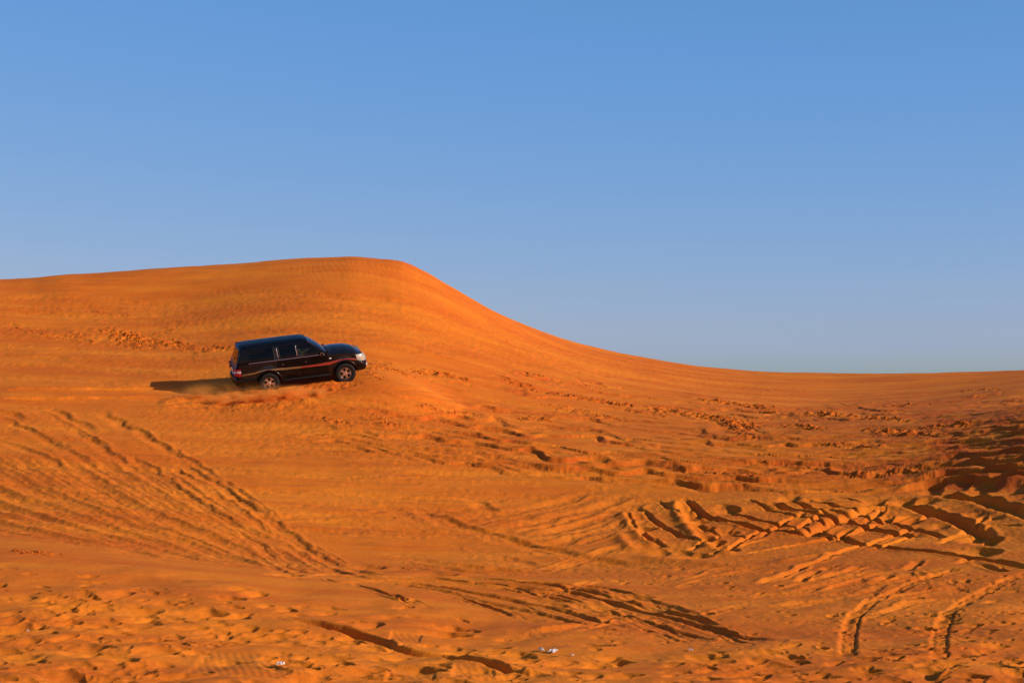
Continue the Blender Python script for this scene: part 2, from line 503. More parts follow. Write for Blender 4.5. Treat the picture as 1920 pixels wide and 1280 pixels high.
# faint ones higher up on the dune
for k in range(12):
    f = k / 11
    u0 = 380 + 260 * rng.random(); u1 = 1050 + 420 * f + 100 * rng.random()
    pts = []
    for u in np.linspace(u0, u1, 7):
        t = (u - 380) / 1100
        top = np.interp(u, [380, 700, 900, 1100, 1300, 1500], [545, 560, 605, 660, 695, 712])
        low = np.interp(u, [380, 700, 900, 1100, 1300, 1500], [615, 650, 668, 700, 722, 735])
        pts.append((u, top * (1 - f) + low * f + rng.normal(0, 1.5)))
    rut(pts, width=.42, depth=.055, berm=.03, lump=.5, wob=.12, ends=4, freq=.5)
for k in range(9):
    v0 = 560 + k * 19 + rng.normal(0, 4)
    rut([(-60, v0 - 8), (120, v0 - 2), (260, v0 + 8), (420, v0 + 16)], width=.4, depth=.045, berm=.03, lump=.6, wob=.15, ends=3, freq=.5)
for k in range(6):
    v0 = 770 + k * 15
    rut([(300, v0), (480, v0 + 3), (640, v0 - 2), (800, v0 + 4)], width=.5, depth=.04, berm=.03, lump=.8, wob=.2, ends=4, freq=.5)

# --- criss-cross of deep ruts in the floor of the bowl on the right
DR = dict(lump=.25, wob=.03, steep=3.0, k=1.05, slump=.6, freq=.3)
for pts, wd, dp in [
    ([(1282, 930), (1300, 950), (1330, 970), (1375, 983), (1430, 993), (1500, 1002), (1560, 1010), (1620, 1021), (1700, 1032), (1800, 1045), (1940, 1068)], .30, .34),
    ([(1345, 955), (1385, 967), (1440, 983), (1500, 993), (1560, 1005), (1620, 1015)], .22, .26),
    ([(1438, 942), (1480, 955), (1540, 967), (1600, 984), (1660, 998), (1730, 1010)], .32, .36),
    ([(1458, 933), (1505, 950), (1580, 965), (1640, 975), (1700, 990), (1780, 1010)], .26, .28),
    ([(1510, 1010), (1560, 987), (1600, 970), (1640, 956), (1690, 952), (1745, 957), (1800, 975), (1835, 995), (1858, 1012)], .42, .42),
    ([(1470, 1022), (1535, 1016), (1600, 1003), (1640, 990), (1680, 975), (1725, 962)], .30, .34),
    ([(1545, 1043), (1620, 1022), (1680, 1005), (1725, 988)], .26, .30),
    ([(1430, 1032), (1500, 1022), (1565, 1010), (1610, 992)], .24, .26),
    ([(1740, 928), (1800, 930), (1850, 936), (1900, 952), (1960, 972)], .42, .40),
    ([(1335, 1038), (1390, 1022), (1455, 1008)], .16, .16), ([(1390, 1042), (1470, 1026), (1530, 1014)], .16, .18),
    ([(1620, 1032), (1690, 1015), (1730, 1000)], .22, .26), ([(1500, 985), (1530, 975), (1550, 968)], .16, .18),
    ([(1200, 950), (1240, 985), (1300, 1015), (1380, 1035)], .24, .18), ([(1232, 935), (1275, 965), (1330, 995), (1420, 1012)], .2, .18), ([(1172, 955), (1190, 985), (1215, 1010), (1250, 1030)], .26, .2),
    ([(1750, 1020), (1800, 1005), (1870, 985), (1930, 985)], .26, .22), ([(1420, 1012), (1470, 985), (1522, 960)], .24, .2),
    ([(1400, 935), (1450, 958), (1520, 975), (1590, 992)], .2, .2), ([(1500, 935), (1570, 950), (1650, 965)], .2, .22), ([(1560, 930), (1640, 945), (1705, 948)], .2, .2),
    ([(1290, 1036), (1340, 1010), (1380, 990)], .22, .18), ([(1330, 1045), (1400, 1012), (1450, 985)], .22, .2), ([(1482, 1002), (1530, 975), (1562, 950)], .24, .26),
    ([(1620, 985), (1650, 965), (1668, 945)], .26, .28), ([(1700, 988), (1735, 970), (1762, 950)], .26, .28), ([(1790, 1008), (1830, 985), (1852, 960)], .26, .28),
    ([(1575, 952), (1620, 948), (1660, 945), (1720, 940)], .2, .14),
]:
    rut(pts, width=wd * (.48 if wd > .4 else .33), depth=dp, berm=dp * .3, ends=.9, **DR)
# scooped bank: notches left where wheels climbed out
for u0, v0, u1, v1, wd, dp in [(1478, 946, 1490, 930, .5, .3), (1535, 943, 1560, 935, .4, .2), (1640, 952, 1650, 934, .55, .42), (1692, 951, 1704, 933, .55, .42), (1728, 952, 1745, 935, .5, .36),
                               (1745, 930, 1758, 898, .6, .5), (1800, 926, 1812, 898, .7, .38), (1848, 928, 1860, 894, .75, .6), (1910, 930, 1925, 898, .7, .45),
                               (1870, 975, 1890, 955, .4, .3), (1825, 972, 1840, 955, .4, .25), (1765, 995, 1778, 978, .45, .34), (1710, 985, 1725, 968, .4, .3), (1660, 985, 1675, 965, .3, .24), (1565, 1018, 1585, 1003, .3, .22)]:
    rut([(u0, v0), ((u0 + u1) / 2, (v0 + v1) / 2), (u1, v1)], width=wd * .46, depth=dp, berm=dp * .1, lump=.1, wob=.05, ends=.5, steep=2.4, k=(.95 if u0 < 1740 else .6))
for u, v, l, dp in [(1293, 955, .5, .28), (1302, 968, .5, .28), (1318, 978, .5, .26), (1322, 993, .4, .2), (1330, 1010, .5, .24), (1345, 1018, .4, .22), (1365, 1030, .5, .24), (1370, 1000, .35, .2), (1396, 995, .4, .22),
                    (1420, 1000, .35, .2), (1440, 1003, .35, .2), (1475, 970, .6, .3), (1428, 951, .4, .22), (1370, 957, .5, .26), (1212, 992, .5, .3), (1222, 1017, .4, .2), (1205, 970, .4, .16), (1230, 1028, .45, .2), (1195, 955, .4, .15),
                    (1245, 1040, .4, .16), (1310, 1045, .5, .2), (1285, 1040, .4, .15), (1700, 1000, .5, .3), (1742, 1002, .45, .25), (1835, 1003, .5, .36), (1860, 1010, .5, .36), (1800, 1020, .35, .25), (1850, 1035, .6, .26), (1705, 1025, .6, .2), (1520, 945, .5, .2)]:
    if 1380 < u < 1830:
        continue
    gx, gy = ground_at(u, v)
    dimple(gx, gy, l * .55, l * .4, rng.random() * 3, dp * .9, .15)
for pts, wd, h in [([(1165, 950), (1178, 978), (1200, 1008), (1232, 1030)], .35, .14), ([(1262, 938), (1275, 972), (1295, 1000), (1330, 1028), (1380, 1042)], .32, .2),
                   ([(1160, 1000), (1170, 1020), (1190, 1040)], .3, .12), ([(1180, 1045), (1300, 1055), (1420, 1060)], .5, .1), ([(1440, 1055), (1520, 1040), (1580, 1035)], .4, .1)]:
    heap(pts, wd * .55, h * .55, .3, .1)

# --- thin lines and spoil between the floor and the tyre tracks
for pts in [[(1420, 1095), (1455, 1085), (1490, 1070), (1540, 1050), (1570, 1040)], [(1700, 1070), (1730, 1053)], [(1750, 1085), (1790, 1068)], [(1550, 1085), (1585, 1072), (1620, 1060)],
            [(1500, 1090), (1520, 1078), (1535, 1068)], [(1550, 1068), (1570, 1060)], [(1790, 1060), (1830, 1047)], [(1820, 1060), (1900, 1072)], [(1860, 1050), (1930, 1062)], [(1640, 1090), (1675, 1078)]]:
    rut(pts, width=.10, depth=.17, berm=.10, lump=.7, wob=.07, ends=.4)

# --- the two tyre tracks at bottom right, with tread
for pts in [[(1590, 1232), (1590, 1205), (1592, 1180), (1602, 1155), (1630, 1132), (1668, 1112), (1720, 1090), (1790, 1062)],
            [(1762, 1236), (1761, 1205), (1763, 1180), (1778, 1152), (1804, 1128), (1845, 1107), (1900, 1084), (1960, 1062)]]:
    r = stroke(pts, .6)
    w, dist, side, along, L = r
    a = (side + .02 * perlin(along * 3, along * 0 + 5)) / .135
    SGN = 1.0
    env = sstep(0, .5, along) * sstep(0, 2., L - along) * (1 + .4 * perlin(along * 1.5, along * 0))
    tread = .010 * np.sin(along * 2 * np.pi / .075 + np.abs(side) * 18) * (np.abs(a) < .85)
    D[w] += env * (-.036 / (1 + np.abs(a) ** 8) * (1 + .5 * perlin(along * 3, side * 9)) - .045 * np.exp(-((a + .95 * SGN) / .16) ** 2) * np.clip(.45 + 1.1 * perlin(along * 2.2 + 4, along * 0), 0, 1.2) + tread + .003 * np.exp(-((np.abs(a) - 1.4) / .3) ** 2) * (1 + .9 * perlin(along * 4, side * 6 + 3)))
    ROUGH[w] = np.maximum(ROUGH[w], (np.exp(-(a / 2.4) ** 2) * env).astype(np.float32))
# ribbed skid prints in the foreground
for cx, cy, w_, l_ in [(450, 1244, 1.3, .9), (760, 1192, .5, .35), (900, 1258, .8, .5), (770, 1262, .7, .4)]:
    gx, gy = ground_at(cx, cy)
    q = window(gx - w_, gx + w_, gy - l_ * 2.2, gy + l_ * 2.2)
    dx, dy = X[q] - gx, Y[q] - gy
    m = sstep(1, .8, np.abs(dx) / (w_ * .6)) * sstep(1, .7, np.abs(dy) / (l_ * 1.4))
    D[q] += m * (.0022 * np.sin((dx + .25 * dy) * 2 * np.pi / .13) - .025)

# --- trampled ground: footprints everywhere in the foreground
fg = []
tries = 0
while len(fg) < 1700 and tries < 60000:
    tries += 1
    u, v = rng.uniform(-150, 2070), rng.uniform(1060, 1330)
    edge = np.interp(u, [-200, 0, 300, 560, 760, 1000, 1250, 1450, 1600, 1920], [1040, 1048, 1085, 1118, 1138, 1185, 1215, 1205, 1120, 1065])
    p = np.clip((v - edge) / 60, 0, 1) ** .7
    if 1480 < u and v < 1235:
        p *= .42
    if 520 < u < 1050 and abs(v - np.interp(u, [530, 700, 850, 1045], [1158, 1195, 1228, 1270])) < 14:
        p *= .1
    if 360 < u < 580 and 1215 < v < 1270:
        p *= .1
    n = perlin(np.array([u / 90.0]), np.array([v / 28.0]))[0]
    if rng.random() < p * (.4 + .9 * n + .55 * perlin(np.array([u / 260.0 + 9]), np.array([(v + .12 * u) / 16.0]))[0]):
        fg.append((u, v))
for u, v in fg:
    gx, gy = ground_at(u, min(v, 1400)) if v < 1290 else (ray(u, v)[0] * 26, 26 - rng.random() * 2)
    big = rng.random()
    l = rng.uniform(.06, .12) if big < .55 else (rng.uniform(.12, .2) if big < .93 else rng.uniform(.2, .3))
    right = 1480 < u and v < 1235
    if right:
        l *= .55
    dimple(gx + rng.normal(0, .1), gy + rng.normal(0, .25), l, l * rng.uniform(.4, .7), rng.normal(.3, .6), l * rng.uniform(.45, .95), rng.uniform(.04, .22), rng.uniform(-.5, .5))
fgm = sstep(41, 36, Y) * sstep(1, 0, np.clip((np.interp(UG, [-200, 0, 300, 560, 760, 1000, 1250, 1450, 1600, 1920], [1040, 1048, 1085, 1118, 1138, 1185, 1215, 1205, 1120, 1065]) - VG) / 40, 0, 1))
D += fgm * (.07 * fbm(X / 2.6 + 31, (Y - .35 * X) / 2.2 - 7, 3, .45) + .004 * fbm(X / .5, Y / .7 + 3, 3))
for k in range(620):
    u, v = rng.uniform(1120, 1960), rng.uniform(1058, 1250)
    if perlin(np.array([u / 70.0]), np.array([v / 22.0]))[0] + rng.random() * .8 < .45:
        continue
    gx, gy = ground_at(u, v)
    l = rng.uniform(.03, .08) * (1.5 if rng.random() < .1 else 1)
    dimple(gx, gy, l, l * rng.uniform(.5, .9), rng.random() * 3, l * rng.uniform(.5, 1.0), rng.uniform(.1, .6), rng.uniform(-.5, .5))
for k in range(40):
    u0, v0 = rng.uniform(980, 1820), rng.uniform(1062, 1200)
    ln = rng.uniform(50, 190)
    sl = -rng.uniform(.05, .30)
    wd = rng.uniform(.06, .16)
    rut([(u0 + ln * s_, v0 + sl * ln * s_ + rng.normal(0, 1.5)) for s_ in np.linspace(0, 1, 4)], width=wd, depth=wd * rng.uniform(.4, .8), berm=wd * .6, lump=.6, wob=.05, ends=.8, bias=rng.uniform(-.6, .6), steep=1.6)
# lumpy valley floor on the right
fr = sstep(1000, 1400, UG) * sstep(1040, 1062, VG) * (1 - sstep(1245, 1265, VG))
D += fr * (.010 * fbm(X / .5 + 11, Y / .7, 3, .6))

# --- rubble: crusts broken out of damp sand
RUB = []
for pts, r, h, n in [
    ([(15, 607), (50, 624)], .35, .05, 40), ([(70, 622), (105, 634)], .4, .05, 40), ([(138, 628), (168, 644)], .5, .06, 60), ([(160, 582), (235, 592)], .35, .05, 60), ([(55, 575), (130, 580)], .3, .03, 20),
    ([(205, 622), (240, 640), (270, 650)], .8, .09, 190), ([(240, 628), (262, 636), (330, 644)], .5, .10, 150), ([(340, 648), (385, 660)], .6, .05, 60), ([(395, 650), (440, 652)], .45, .10, 70), ([(300, 625), (330, 615)], .5, .04, 30),
    ([(690, 690), (722, 680)], .5, .06, 40), ([(712, 688), (760, 700)], .5, .09, 90), ([(778, 697), (820, 703), (862, 710)], .4, .13, 120), ([(940, 708), (985, 722)], .45, .09, 80), ([(990, 701), (1012, 706)], .25, .14, 30),
    ([(1000, 732), (1090, 745), (1180, 760)], .4, .12, 170), ([(1080, 722), (1130, 728)], .3, .05, 30), ([(808, 766), (850, 772), (885, 778)], .5, .08, 60), ([(985, 788), (1022, 786)], .5, .10, 50), ([(700, 782), (738, 800)], .45, .07, 50), ([(605, 785), (650, 796)], .4, .09, 50),
    ([(1240, 768), (1300, 778), (1360, 788), (1400, 800)], .7, .14, 260), ([(1325, 752), (1390, 760), (1430, 766)], .45, .14, 110), ([(1428, 774), (1512, 780)], .3, .12, 70), ([(1530, 778), (1570, 783)], .4, .18, 70), ([(1482, 797), (1530, 806)], .35, .15, 60), ([(1595, 782), (1700, 788)], .3, .11, 70),
    ([(1630, 804), (1705, 812)], .35, .10, 50), ([(1745, 800), (1815, 794)], .3, .14, 50), ([(1690, 758), (1750, 757)], .25, .09, 40), ([(1805, 732), (1870, 729)], .25, .10, 40), ([(1380, 800), (1400, 820)], .5, .08, 60), ([(1050, 765), (1150, 785)], .7, .06, 80), ([(1170, 765), (1240, 780)], .6, .06, 60),
    ([(28, 1035), (100, 1042)], .25, .06, 60), ([(1660, 810), (1760, 815)], .4, .08, 60), ([(1560, 832), (1640, 838)], .4, .10, 50), ([(1290, 885), (1420, 892)], .35, .08, 60), ([(1450, 870), (1560, 878)], .35, .08, 60), ([(1600, 890), (1720, 880)], .4, .1, 60),
    ([(530, 752), (590, 738), (650, 722)], .5, .10, 120), ([(690, 700), (715, 712)], .3, .05, 30), ([(700, 1062), (800, 1070)], .3, .02, 20),
]:
    st = stroke(pts, r * 1.8)
    w, dist, side, along, L = st
    n1 = fbm(X[w] * 2.6, Y[w] * 2.6, 4, .65)
    D[w] += h * np.exp(-(dist / r) ** 2) * np.maximum(n1 + .1, -.35) * .7
    DAMP_SHADE[w] = np.maximum(DAMP_SHADE[w], (np.exp(-(dist / r) ** 2) * np.clip(n1 * 1.2 + .1, 0, .9)).astype(np.float32))
    p = path(pts)
    for k in range(int(n * 1.1)):
        c = p[rng.integers(len(p))] + rng.normal(0, r * .55, 2)
        RUB.append((c[0], c[1], abs(rng.normal(0, 1)) * .018 * (h / .09) ** .5 + .007))

# --- broken crust on the far right of the bowl, grazing shade painted in with the damp
fr2 = sstep(1350, 1850, UG) * sstep(725, 790, VG) * (1 - sstep(905, 940, VG)) * inframe
DAMP_SHADE = np.maximum(DAMP_SHADE, (fr2 * np.clip(.5 + fbm(X / 1.2 + 8, Y / 1.0, 3, .6), 0, 1)).astype(np.float32))
D += fr2 * (.035 * fbm(X / 1.1, Y / 1.3 + 4, 4, .55))

# --- sand thrown up beside the car, ruts behind it
def loc2(x, y):
    v = CAR_M @ Vector((x, y, .0))
    return (v.x, v.y)


for yy in (-.82, .82):
    p = np.array([loc2(x, yy + .05 * math.sin(x)) for x in np.linspace(-11, 1.2, 60)])
    rut(p, width=.22, depth=.14, berm=.10, lump=.5, wob=.06, ends=.6, world=True)
heap([(300, 752), (370, 752), (430, 748), (480, 744), (520, 742), (560, 736), (610, 724), (645, 717)], .36, .10, .4, .35)
heap([(405, 746), (440, 742), (490, 742), (530, 743)], .26, .11, .4, .5)
heap([(290, 760), (360, 764), (450, 766), (540, 762), (600, 750)], .8, .07, .6, .6)

# --- wind ripples near the crest and in a few sheltered spots
for pts, r, lam, ang, amp in [([(620, 500), (690, 505), (760, 520)], 3.0, .27, .35, .0028), ([(820, 565), (860, 575)], 1.4, .28, .5, .001), ([(420, 610), (480, 612)], 1.2, .22, .4, .001), ([(1300, 1000), (1500, 1090)], 2.0, .18, 1.3, .004)]:
    m = blob(pts, r)
    ph = (X * math.cos(ang) + Y * math.sin(ang) * .6 + .12 * perlin(X * .8, Y * .6)) * 2 * np.pi / lam
    D += m * amp * np.sin(ph)

# keep the wheels' beds at the tyres
D += PIT + RIM
cr = np.clip(ROUGH + .8 * DAMP_SHADE +   .10 * fgm, 0, 1)
dz_ = sstep(1150, 1260, UG) * sstep(915, 935, VG) * (1 - sstep(1040, 1060, VG)) * inframe * (Y > 40)
D += dz_ * (.006 * fbm(X / .13, Y / .2, 2, .6) + .008 * fbm(X / .55 + 5, Y / .7, 3, .6))
D += cr * .013 * fbm(X / .26 + 3, Y / .34, 3, .6)
D += (.4 + .6 * sstep(-.2, .5, perlin(X / 6 + 2, Y / 4))) * .0013 * fbm(X / .5, Y / .16 + .1 * X, 2, .5)
Zt = B + D
q = window(CAR_LOC.x - 4, CAR_LOC.x + 4, CAR_LOC.y - 3, CAR_LOC.y + 3)
lx = (X[q] - CAR_LOC.x) * ax.x + (Y[q] - CAR_LOC.y) * ax.y
ly = (X[q] - CAR_LOC.x) * ay.x + (Y[q] - CAR_LOC.y) * ay.y
under = sstep(2.1, 1.7, np.abs(lx)) * sstep(.95, .7, np.abs(ly))
Zt[q] = np.minimum(Zt[q], car_plane(X[q], Y[q], .10 + .9 * (1 - under)))

# ------------------------------------------------------------------ mesh of the sand
def grid_mesh(name, X, Y, Z):
    ny, nx = X.shape
    me = bpy.data.meshes.new(name)
    co = np.stack([X, Y, Z], -1).astype(np.float32).ravel()
    me.vertices.add(ny * nx)
    me.vertices.foreach_set('co', co)
    idx = np.arange(ny * nx, dtype=np.int32).reshape(ny, nx)
    f = np.stack([idx[:-1, :-1], idx[:-1, 1:], idx[1:, 1:], idx[1:, :-1]], -1).reshape(-1, 4)
    me.loops.add(f.size)
    me.loops.foreach_set('vertex_index', f.ravel())
    me.polygons.add(len(f))
    me.polygons.foreach_set('loop_start', np.arange(0, f.size, 4, dtype=np.int32))
    me.polygons.foreach_set('use_smooth', np.ones(len(f), bool))
    me.update(calc_edges=True)
    return me


def mat(name):
    m = bpy.data.materials.new(name)
    m.use_nodes = True
    nt = m.node_tree
    for n in list(nt.nodes):
        nt.nodes.remove(n)
    out = nt.nodes.new('ShaderNodeOutputMaterial')
    return m, nt, out


def node(nt, kind, **kw):
    n = nt.nodes.new(kind)
    for k, v in kw.items():
        if k in n.inputs:
            n.inputs[k].default_value = v
        else:
            setattr(n, k, v)
    return n


def sand_material(name='sand', dark=1.0):
    m, nt, out = mat(name)
    L = nt.links.new
    geo_ = node(nt, 'ShaderNodeNewGeometry')
    pos = geo_.outputs['Position']
    mp = node(nt, 'ShaderNodeMapping'); mp.inputs['Scale'].default_value = (.13, .62, .5)
    mp.inputs['Rotation'].default_value = (0, 0, .12)
    L(pos, mp.inputs['Vector'])
    n1 = node(nt, 'ShaderNodeTexNoise', Scale=1.0, Detail=5.0, Roughness=.6)
    L(mp.outputs[0], n1.inputs['Vector'])
    r1 = node(nt, 'ShaderNodeValToRGB')
    r1.color_ramp.elements[0].position = .38; r1.color_ramp.elements[1].position = .64
    r1.color_ramp.elements[0].color = tuple(c * dark for c in (.55, .121, .0080)) + (1,)
    r1.color_ramp.elements[1].color = tuple(c * dark for c in (.655, .180, .0112)) + (1,)
    L(n1.outputs['Fac'], r1.inputs['Fac'])
    # grain: darker and lighter specks
    n2 = node(nt, 'ShaderNodeTexNoise', Scale=9.0, Detail=6.0, Roughness=.75)
    L(pos, n2.inputs['Vector'])
    r2 = node(nt, 'ShaderNodeMapRange'); r2.inputs['From Min'].default_value = .3; r2.inputs['From Max'].default_value = .7
    r2.inputs['To Min'].default_value = .86; r2.inputs['To Max'].default_value = 1.1
    L(n2.outputs['Fac'], r2.inputs['Value'])
    mx = node(nt, 'ShaderNodeMix', data_type='RGBA', blend_type='MULTIPLY')
    mx.inputs['Factor'].default_value = 1.0
    # redder, darker tone for damp sand and for shade painted into the colour
    atr = node(nt, 'ShaderNodeAttribute', attribute_name='damp')
    md = node(nt, 'ShaderNodeMix', data_type='RGBA')
    L(atr.outputs['Fac'], md.inputs['Factor']); L(r1.outputs['Color'], md.inputs[6])
    md.inputs[7].default_value = (.47, .082, .008, 1)
    L(md.outputs[2], mx.inputs[6])
    L(r2.outputs[0], mx.inputs[7])
    b = node(nt, 'ShaderNodeBsdfPrincipled', Roughness=.95)
    b.inputs['Specular IOR Level'].default_value = .12
    L(mx.outputs[2], b.inputs['Base Color'])
    n3 = node(nt, 'ShaderNodeTexNoise', Scale=26.0, Detail=5.0, Roughness=.7)
    L(pos, n3.inputs['Vector'])
    bp = node(nt, 'ShaderNodeBump', Strength=.55, Distance=.02)
    L(n3.outputs['Fac'], bp.inputs['Height'])
    n4 = node(nt, 'ShaderNodeTexNoise', Scale=5.0, Detail=4.0, Roughness=.6)
    L(pos, n4.inputs['Vector'])
    bp2 = node(nt, 'ShaderNodeBump', Strength=.16, Distance=.05)
    L(n4.outputs['Fac'], bp2.inputs['Height']); L(bp.outputs[0], bp2.inputs['Normal'])
    L(bp2.outputs[0], b.inputs['Normal'])
    L(b.outputs[0], out.inputs['Surface'])
    return m


M_SAND = sand_material()
sand = bpy.data.objects.new('sand_dunes', grid_mesh('sand_dunes', X, Y, Zt))
at_ = sand.data.attributes.new('damp', 'FLOAT', 'POINT')  # carries damp sand and painted shade together
at_.data.foreach_set('value', DAMP_SHADE.ravel().astype(np.float32))
sand['kind'] = 'structure'
sand['label'] = 'orange desert sand dunes and bowl crossed by wheel tracks'
sand.data.materials.append(M_SAND)
COL.objects.link(sand)
# ------------------------------------------------------------------ materials of the car
def simple(name, col, rough=.5, metal=0., coat=0., spec=.5, bump=None):
    m, nt, out = mat(name)
    b = node(nt, 'ShaderNodeBsdfPrincipled', Roughness=rough, Metallic=metal)
    b.inputs['Base Color'].default_value = tuple(col) + (1,)
    b.inputs['Coat Weight'].default_value = coat
    b.inputs['Coat Roughness'].default_value = .03
    b.inputs['Specular IOR Level'].default_value = spec
    if bump:
        tc = node(nt, 'ShaderNodeTexCoord')
        n = node(nt, 'ShaderNodeTexNoise', Scale=bump[0], Detail=4.0)
        nt.links.new(tc.outputs['Object'], n.inputs['Vector'])
        bp = node(nt, 'ShaderNodeBump', Strength=bump[1], Distance=.01)
        nt.links.new(n.outputs['Fac'], bp.inputs['Height']); nt.links.new(bp.outputs[0], b.inputs['Normal'])
    nt.links.new(b.outputs[0], out.inputs['Surface'])
    return m


def paint_material():
    """black paint with a film of dust on the lower panels"""
    m, nt, out = mat('black_paint')
    L = nt.links.new
    tc = node(nt, 'ShaderNodeTexCoord')
    n = node(nt, 'ShaderNodeTexNoise', Scale=3.0, Detail=6.0, Roughness=.65)
    L(tc.outputs['Object'], n.inputs['Vector'])
    sx = node(nt, 'ShaderNodeSeparateXYZ'); L(tc.outputs['Object'], sx.inputs[0])
    mr = node(nt, 'ShaderNodeMapRange'); L(sx.outputs['Z'], mr.inputs['Value'])
    mr.inputs['From Min'].default_value = .95; mr.inputs['From Max'].default_value = .35
    mr.inputs['To Min'].default_value = .02; mr.inputs['To Max'].default_value = .12
    mu = node(nt, 'ShaderNodeMath', operation='MULTIPLY'); L(mr.outputs[0], mu.inputs[0]); L(n.outputs['Fac'], mu.inputs[1])
    mx = node(nt, 'ShaderNodeMix', data_type='RGBA'); L(mu.outputs[0], mx.inputs['Factor'])
    mx.inputs[6].default_value = (.004, .004, .005, 1); mx.inputs[7].default_value = (.22, .10, .04, 1)
    b = node(nt, 'ShaderNodeBsdfPrincipled', Roughness=.16)
    b.inputs['Coat Weight'].default_value = .15; b.inputs['Coat Roughness'].default_value = .04
    b.inputs['Specular IOR Level'].default_value = .32
    L(mx.outputs[2], b.inputs['Base Color'])
    rr = node(nt, 'ShaderNodeMapRange'); L(mu.outputs[0], rr.inputs['Value'])
    rr.inputs['From Max'].default_value = .2; rr.inputs['To Min'].default_value = .10; rr.inputs['To Max'].default_value = .45
    L(rr.outputs[0], b.inputs['Roughness'])
    L(b.outputs[0], out.inputs['Surface'])
    return m


def glass_material(name, tint, ior=1.5):
    m, nt, out = mat(name)
    L = nt.links.new
    fr = node(nt, 'ShaderNodeFresnel', IOR=ior)
    tr = node(nt, 'ShaderNodeBsdfTransparent'); tr.inputs['Color'].default_value = tuple(tint) + (1,)
    gl = node(nt, 'ShaderNodeBsdfGlossy', Roughness=.02)
    gl.inputs['Color'].default_value = (1, 1, 1, 1)
    ms = node(nt, 'ShaderNodeMixShader')
    L(fr.outputs[0], ms.inputs[0]); L(tr.outputs[0], ms.inputs[1]); L(gl.outputs[0], ms.inputs[2])
    L(ms.outputs[0], out.inputs['Surface'])
    return m


M_PAINT = paint_material()
M_TRIM = simple('black_plastic', (.012, .012, .012), .55)
M_RUBBER = simple('tyre_rubber', (.008, .007, .006), .75, spec=.2, bump=(60, .3))
M_ALLOY = simple('alloy', (.72, .68, .62), .28, 1.0)
M_CHROME = simple('chrome', (.85, .83, .8), .12, 1.0)
M_DARK = simple('dark_metal', (.010, .009, .008), .8, spec=.15)
M_LAMP = simple('lamp_lens', (.60, .54, .42), .2, .0, .8)
M_RED = simple('red_lens', (.62, .015, .01), .15, 0, .8)
M_AMBER = simple('amber_lens', (.85, .45, .12), .2, 0, .6)
M_WHITE = simple('white_lens', (.85, .80, .72), .2, 0, .6)
M_STRIPE = simple('red_stripe', (.48, .055, .022), .3, 0, .5)
M_GOLD_REFL = simple('gold_reflection', (.42, .21, .07), .3, .3, .5)  # reflection of the sand, painted as a gold band along the flank
M_GLASS = glass_material('tinted_glass', (.10, .09, .075), 1.28)
M_SCREEN = glass_material('windscreen_glass', (.45, .47, .46), 1.52)
M_SEAT = simple('seat_cloth', (.05, .042, .035), .85)
M_CABIN = simple('cabin_trim', (.02, .018, .016), .8)
M_PLATE = simple('plate_white', (.7, .68, .62), .5)


def link(name, bm_or_me, material, parent=None, smooth=True, label=None):
    if isinstance(bm_or_me, bmesh.types.BMesh):
        me = bpy.data.meshes.new(name)
        bmesh.ops.recalc_face_normals(bm_or_me, faces=bm_or_me.faces)
        bm_or_me.to_mesh(me); bm_or_me.free()
    else:
        me = bm_or_me
    if smooth:
        for p in me.polygons:
            p.use_smooth = True
    o = bpy.data.objects.new(name, me)
    me.materials.append(material)
    o.parent = parent
    COL.objects.link(o)
    if label:
        o['label'] = label
    return o


def sharp(me_o, deg=35):
    me_o.data.set_sharp_from_angle(angle=R(deg)) if hasattr(me_o.data, 'set_sharp_from_angle') else None
    return me_o


def add_box(bm, c, s, rot=None, bevel=0.):
    r = bmesh.ops.create_cube(bm, size=1.0)
    vs = r['verts']
    bmesh.ops.scale(bm, vec=s, verts=vs)
    if bevel:
        es = list({e for v in vs for e in v.link_edges})
        rb = bmesh.ops.bevel(bm, geom=es, offset=bevel, segments=2, affect='EDGES', profile=.6)
        vs = list({v for f in rb['faces'] for v in f.verts} | {v for v in vs if v.is_valid})
    if rot is not None:
        bmesh.ops.rotate(bm, cent=(0, 0, 0), matrix=rot, verts=vs)
    bmesh.ops.translate(bm, vec=c, verts=vs)
    return vs


def add_grid(bm, rows, closed=False, caps=False):
    vr = [[bm.verts.new(p) for p in r] for r in rows]
    for a, b in zip(vr[:-1], vr[1:]):
        n = len(a)
        for i in range(n if closed else n - 1):
            j = (i + 1) % n
            q = [a[i], a[j], b[j], b[i]]
            if len({v.co.to_tuple(5) for v in q}) >= 3:
                try:
                    bm.faces.new(q)
                except ValueError:
                    pass
    if caps:
        for r in (vr[0], vr[-1]):
            try:
                bm.faces.new(r)
            except ValueError:
                pass
    return vr


def add_lathe(bm, prof, n=40, axis='Y'):
    rows = []
    for r, h in prof:
        rows.append([(r * math.cos(2 * math.pi * k / n), h, r * math.sin(2 * math.pi * k / n)) for k in range(n)])
    return add_grid(bm, rows, closed=True)


def add_tube(bm, pts, rad, n=8):
    rows = []
    pts = [Vector(p) for p in pts]
    for i, p in enumerate(pts):
        t = (pts[min(i + 1, len(pts) - 1)] - pts[max(i - 1, 0)]).normalized()
        a = t.orthogonal().normalized(); b = t.cross(a)
        if i and rows:
            pass
        up = Vector((0, 0, 1)) if abs(t.z) < .9 else Vector((1, 0, 0))
        a = t.cross(up).normalized(); b = a.cross(t)
        rr = rad[i] if isinstance(rad, (list, tuple)) else rad
        rows.append([p + a * rr * math.cos(2 * math.pi * k / n) + b * rr * math.sin(2 * math.pi * k / n) for k in range(n)])
    add_grid(bm, rows, closed=True, caps=True)


def lerp_t(x, tab):
    return float(np.interp(x, [t[0] for t in tab], [t[1] for t in tab]))


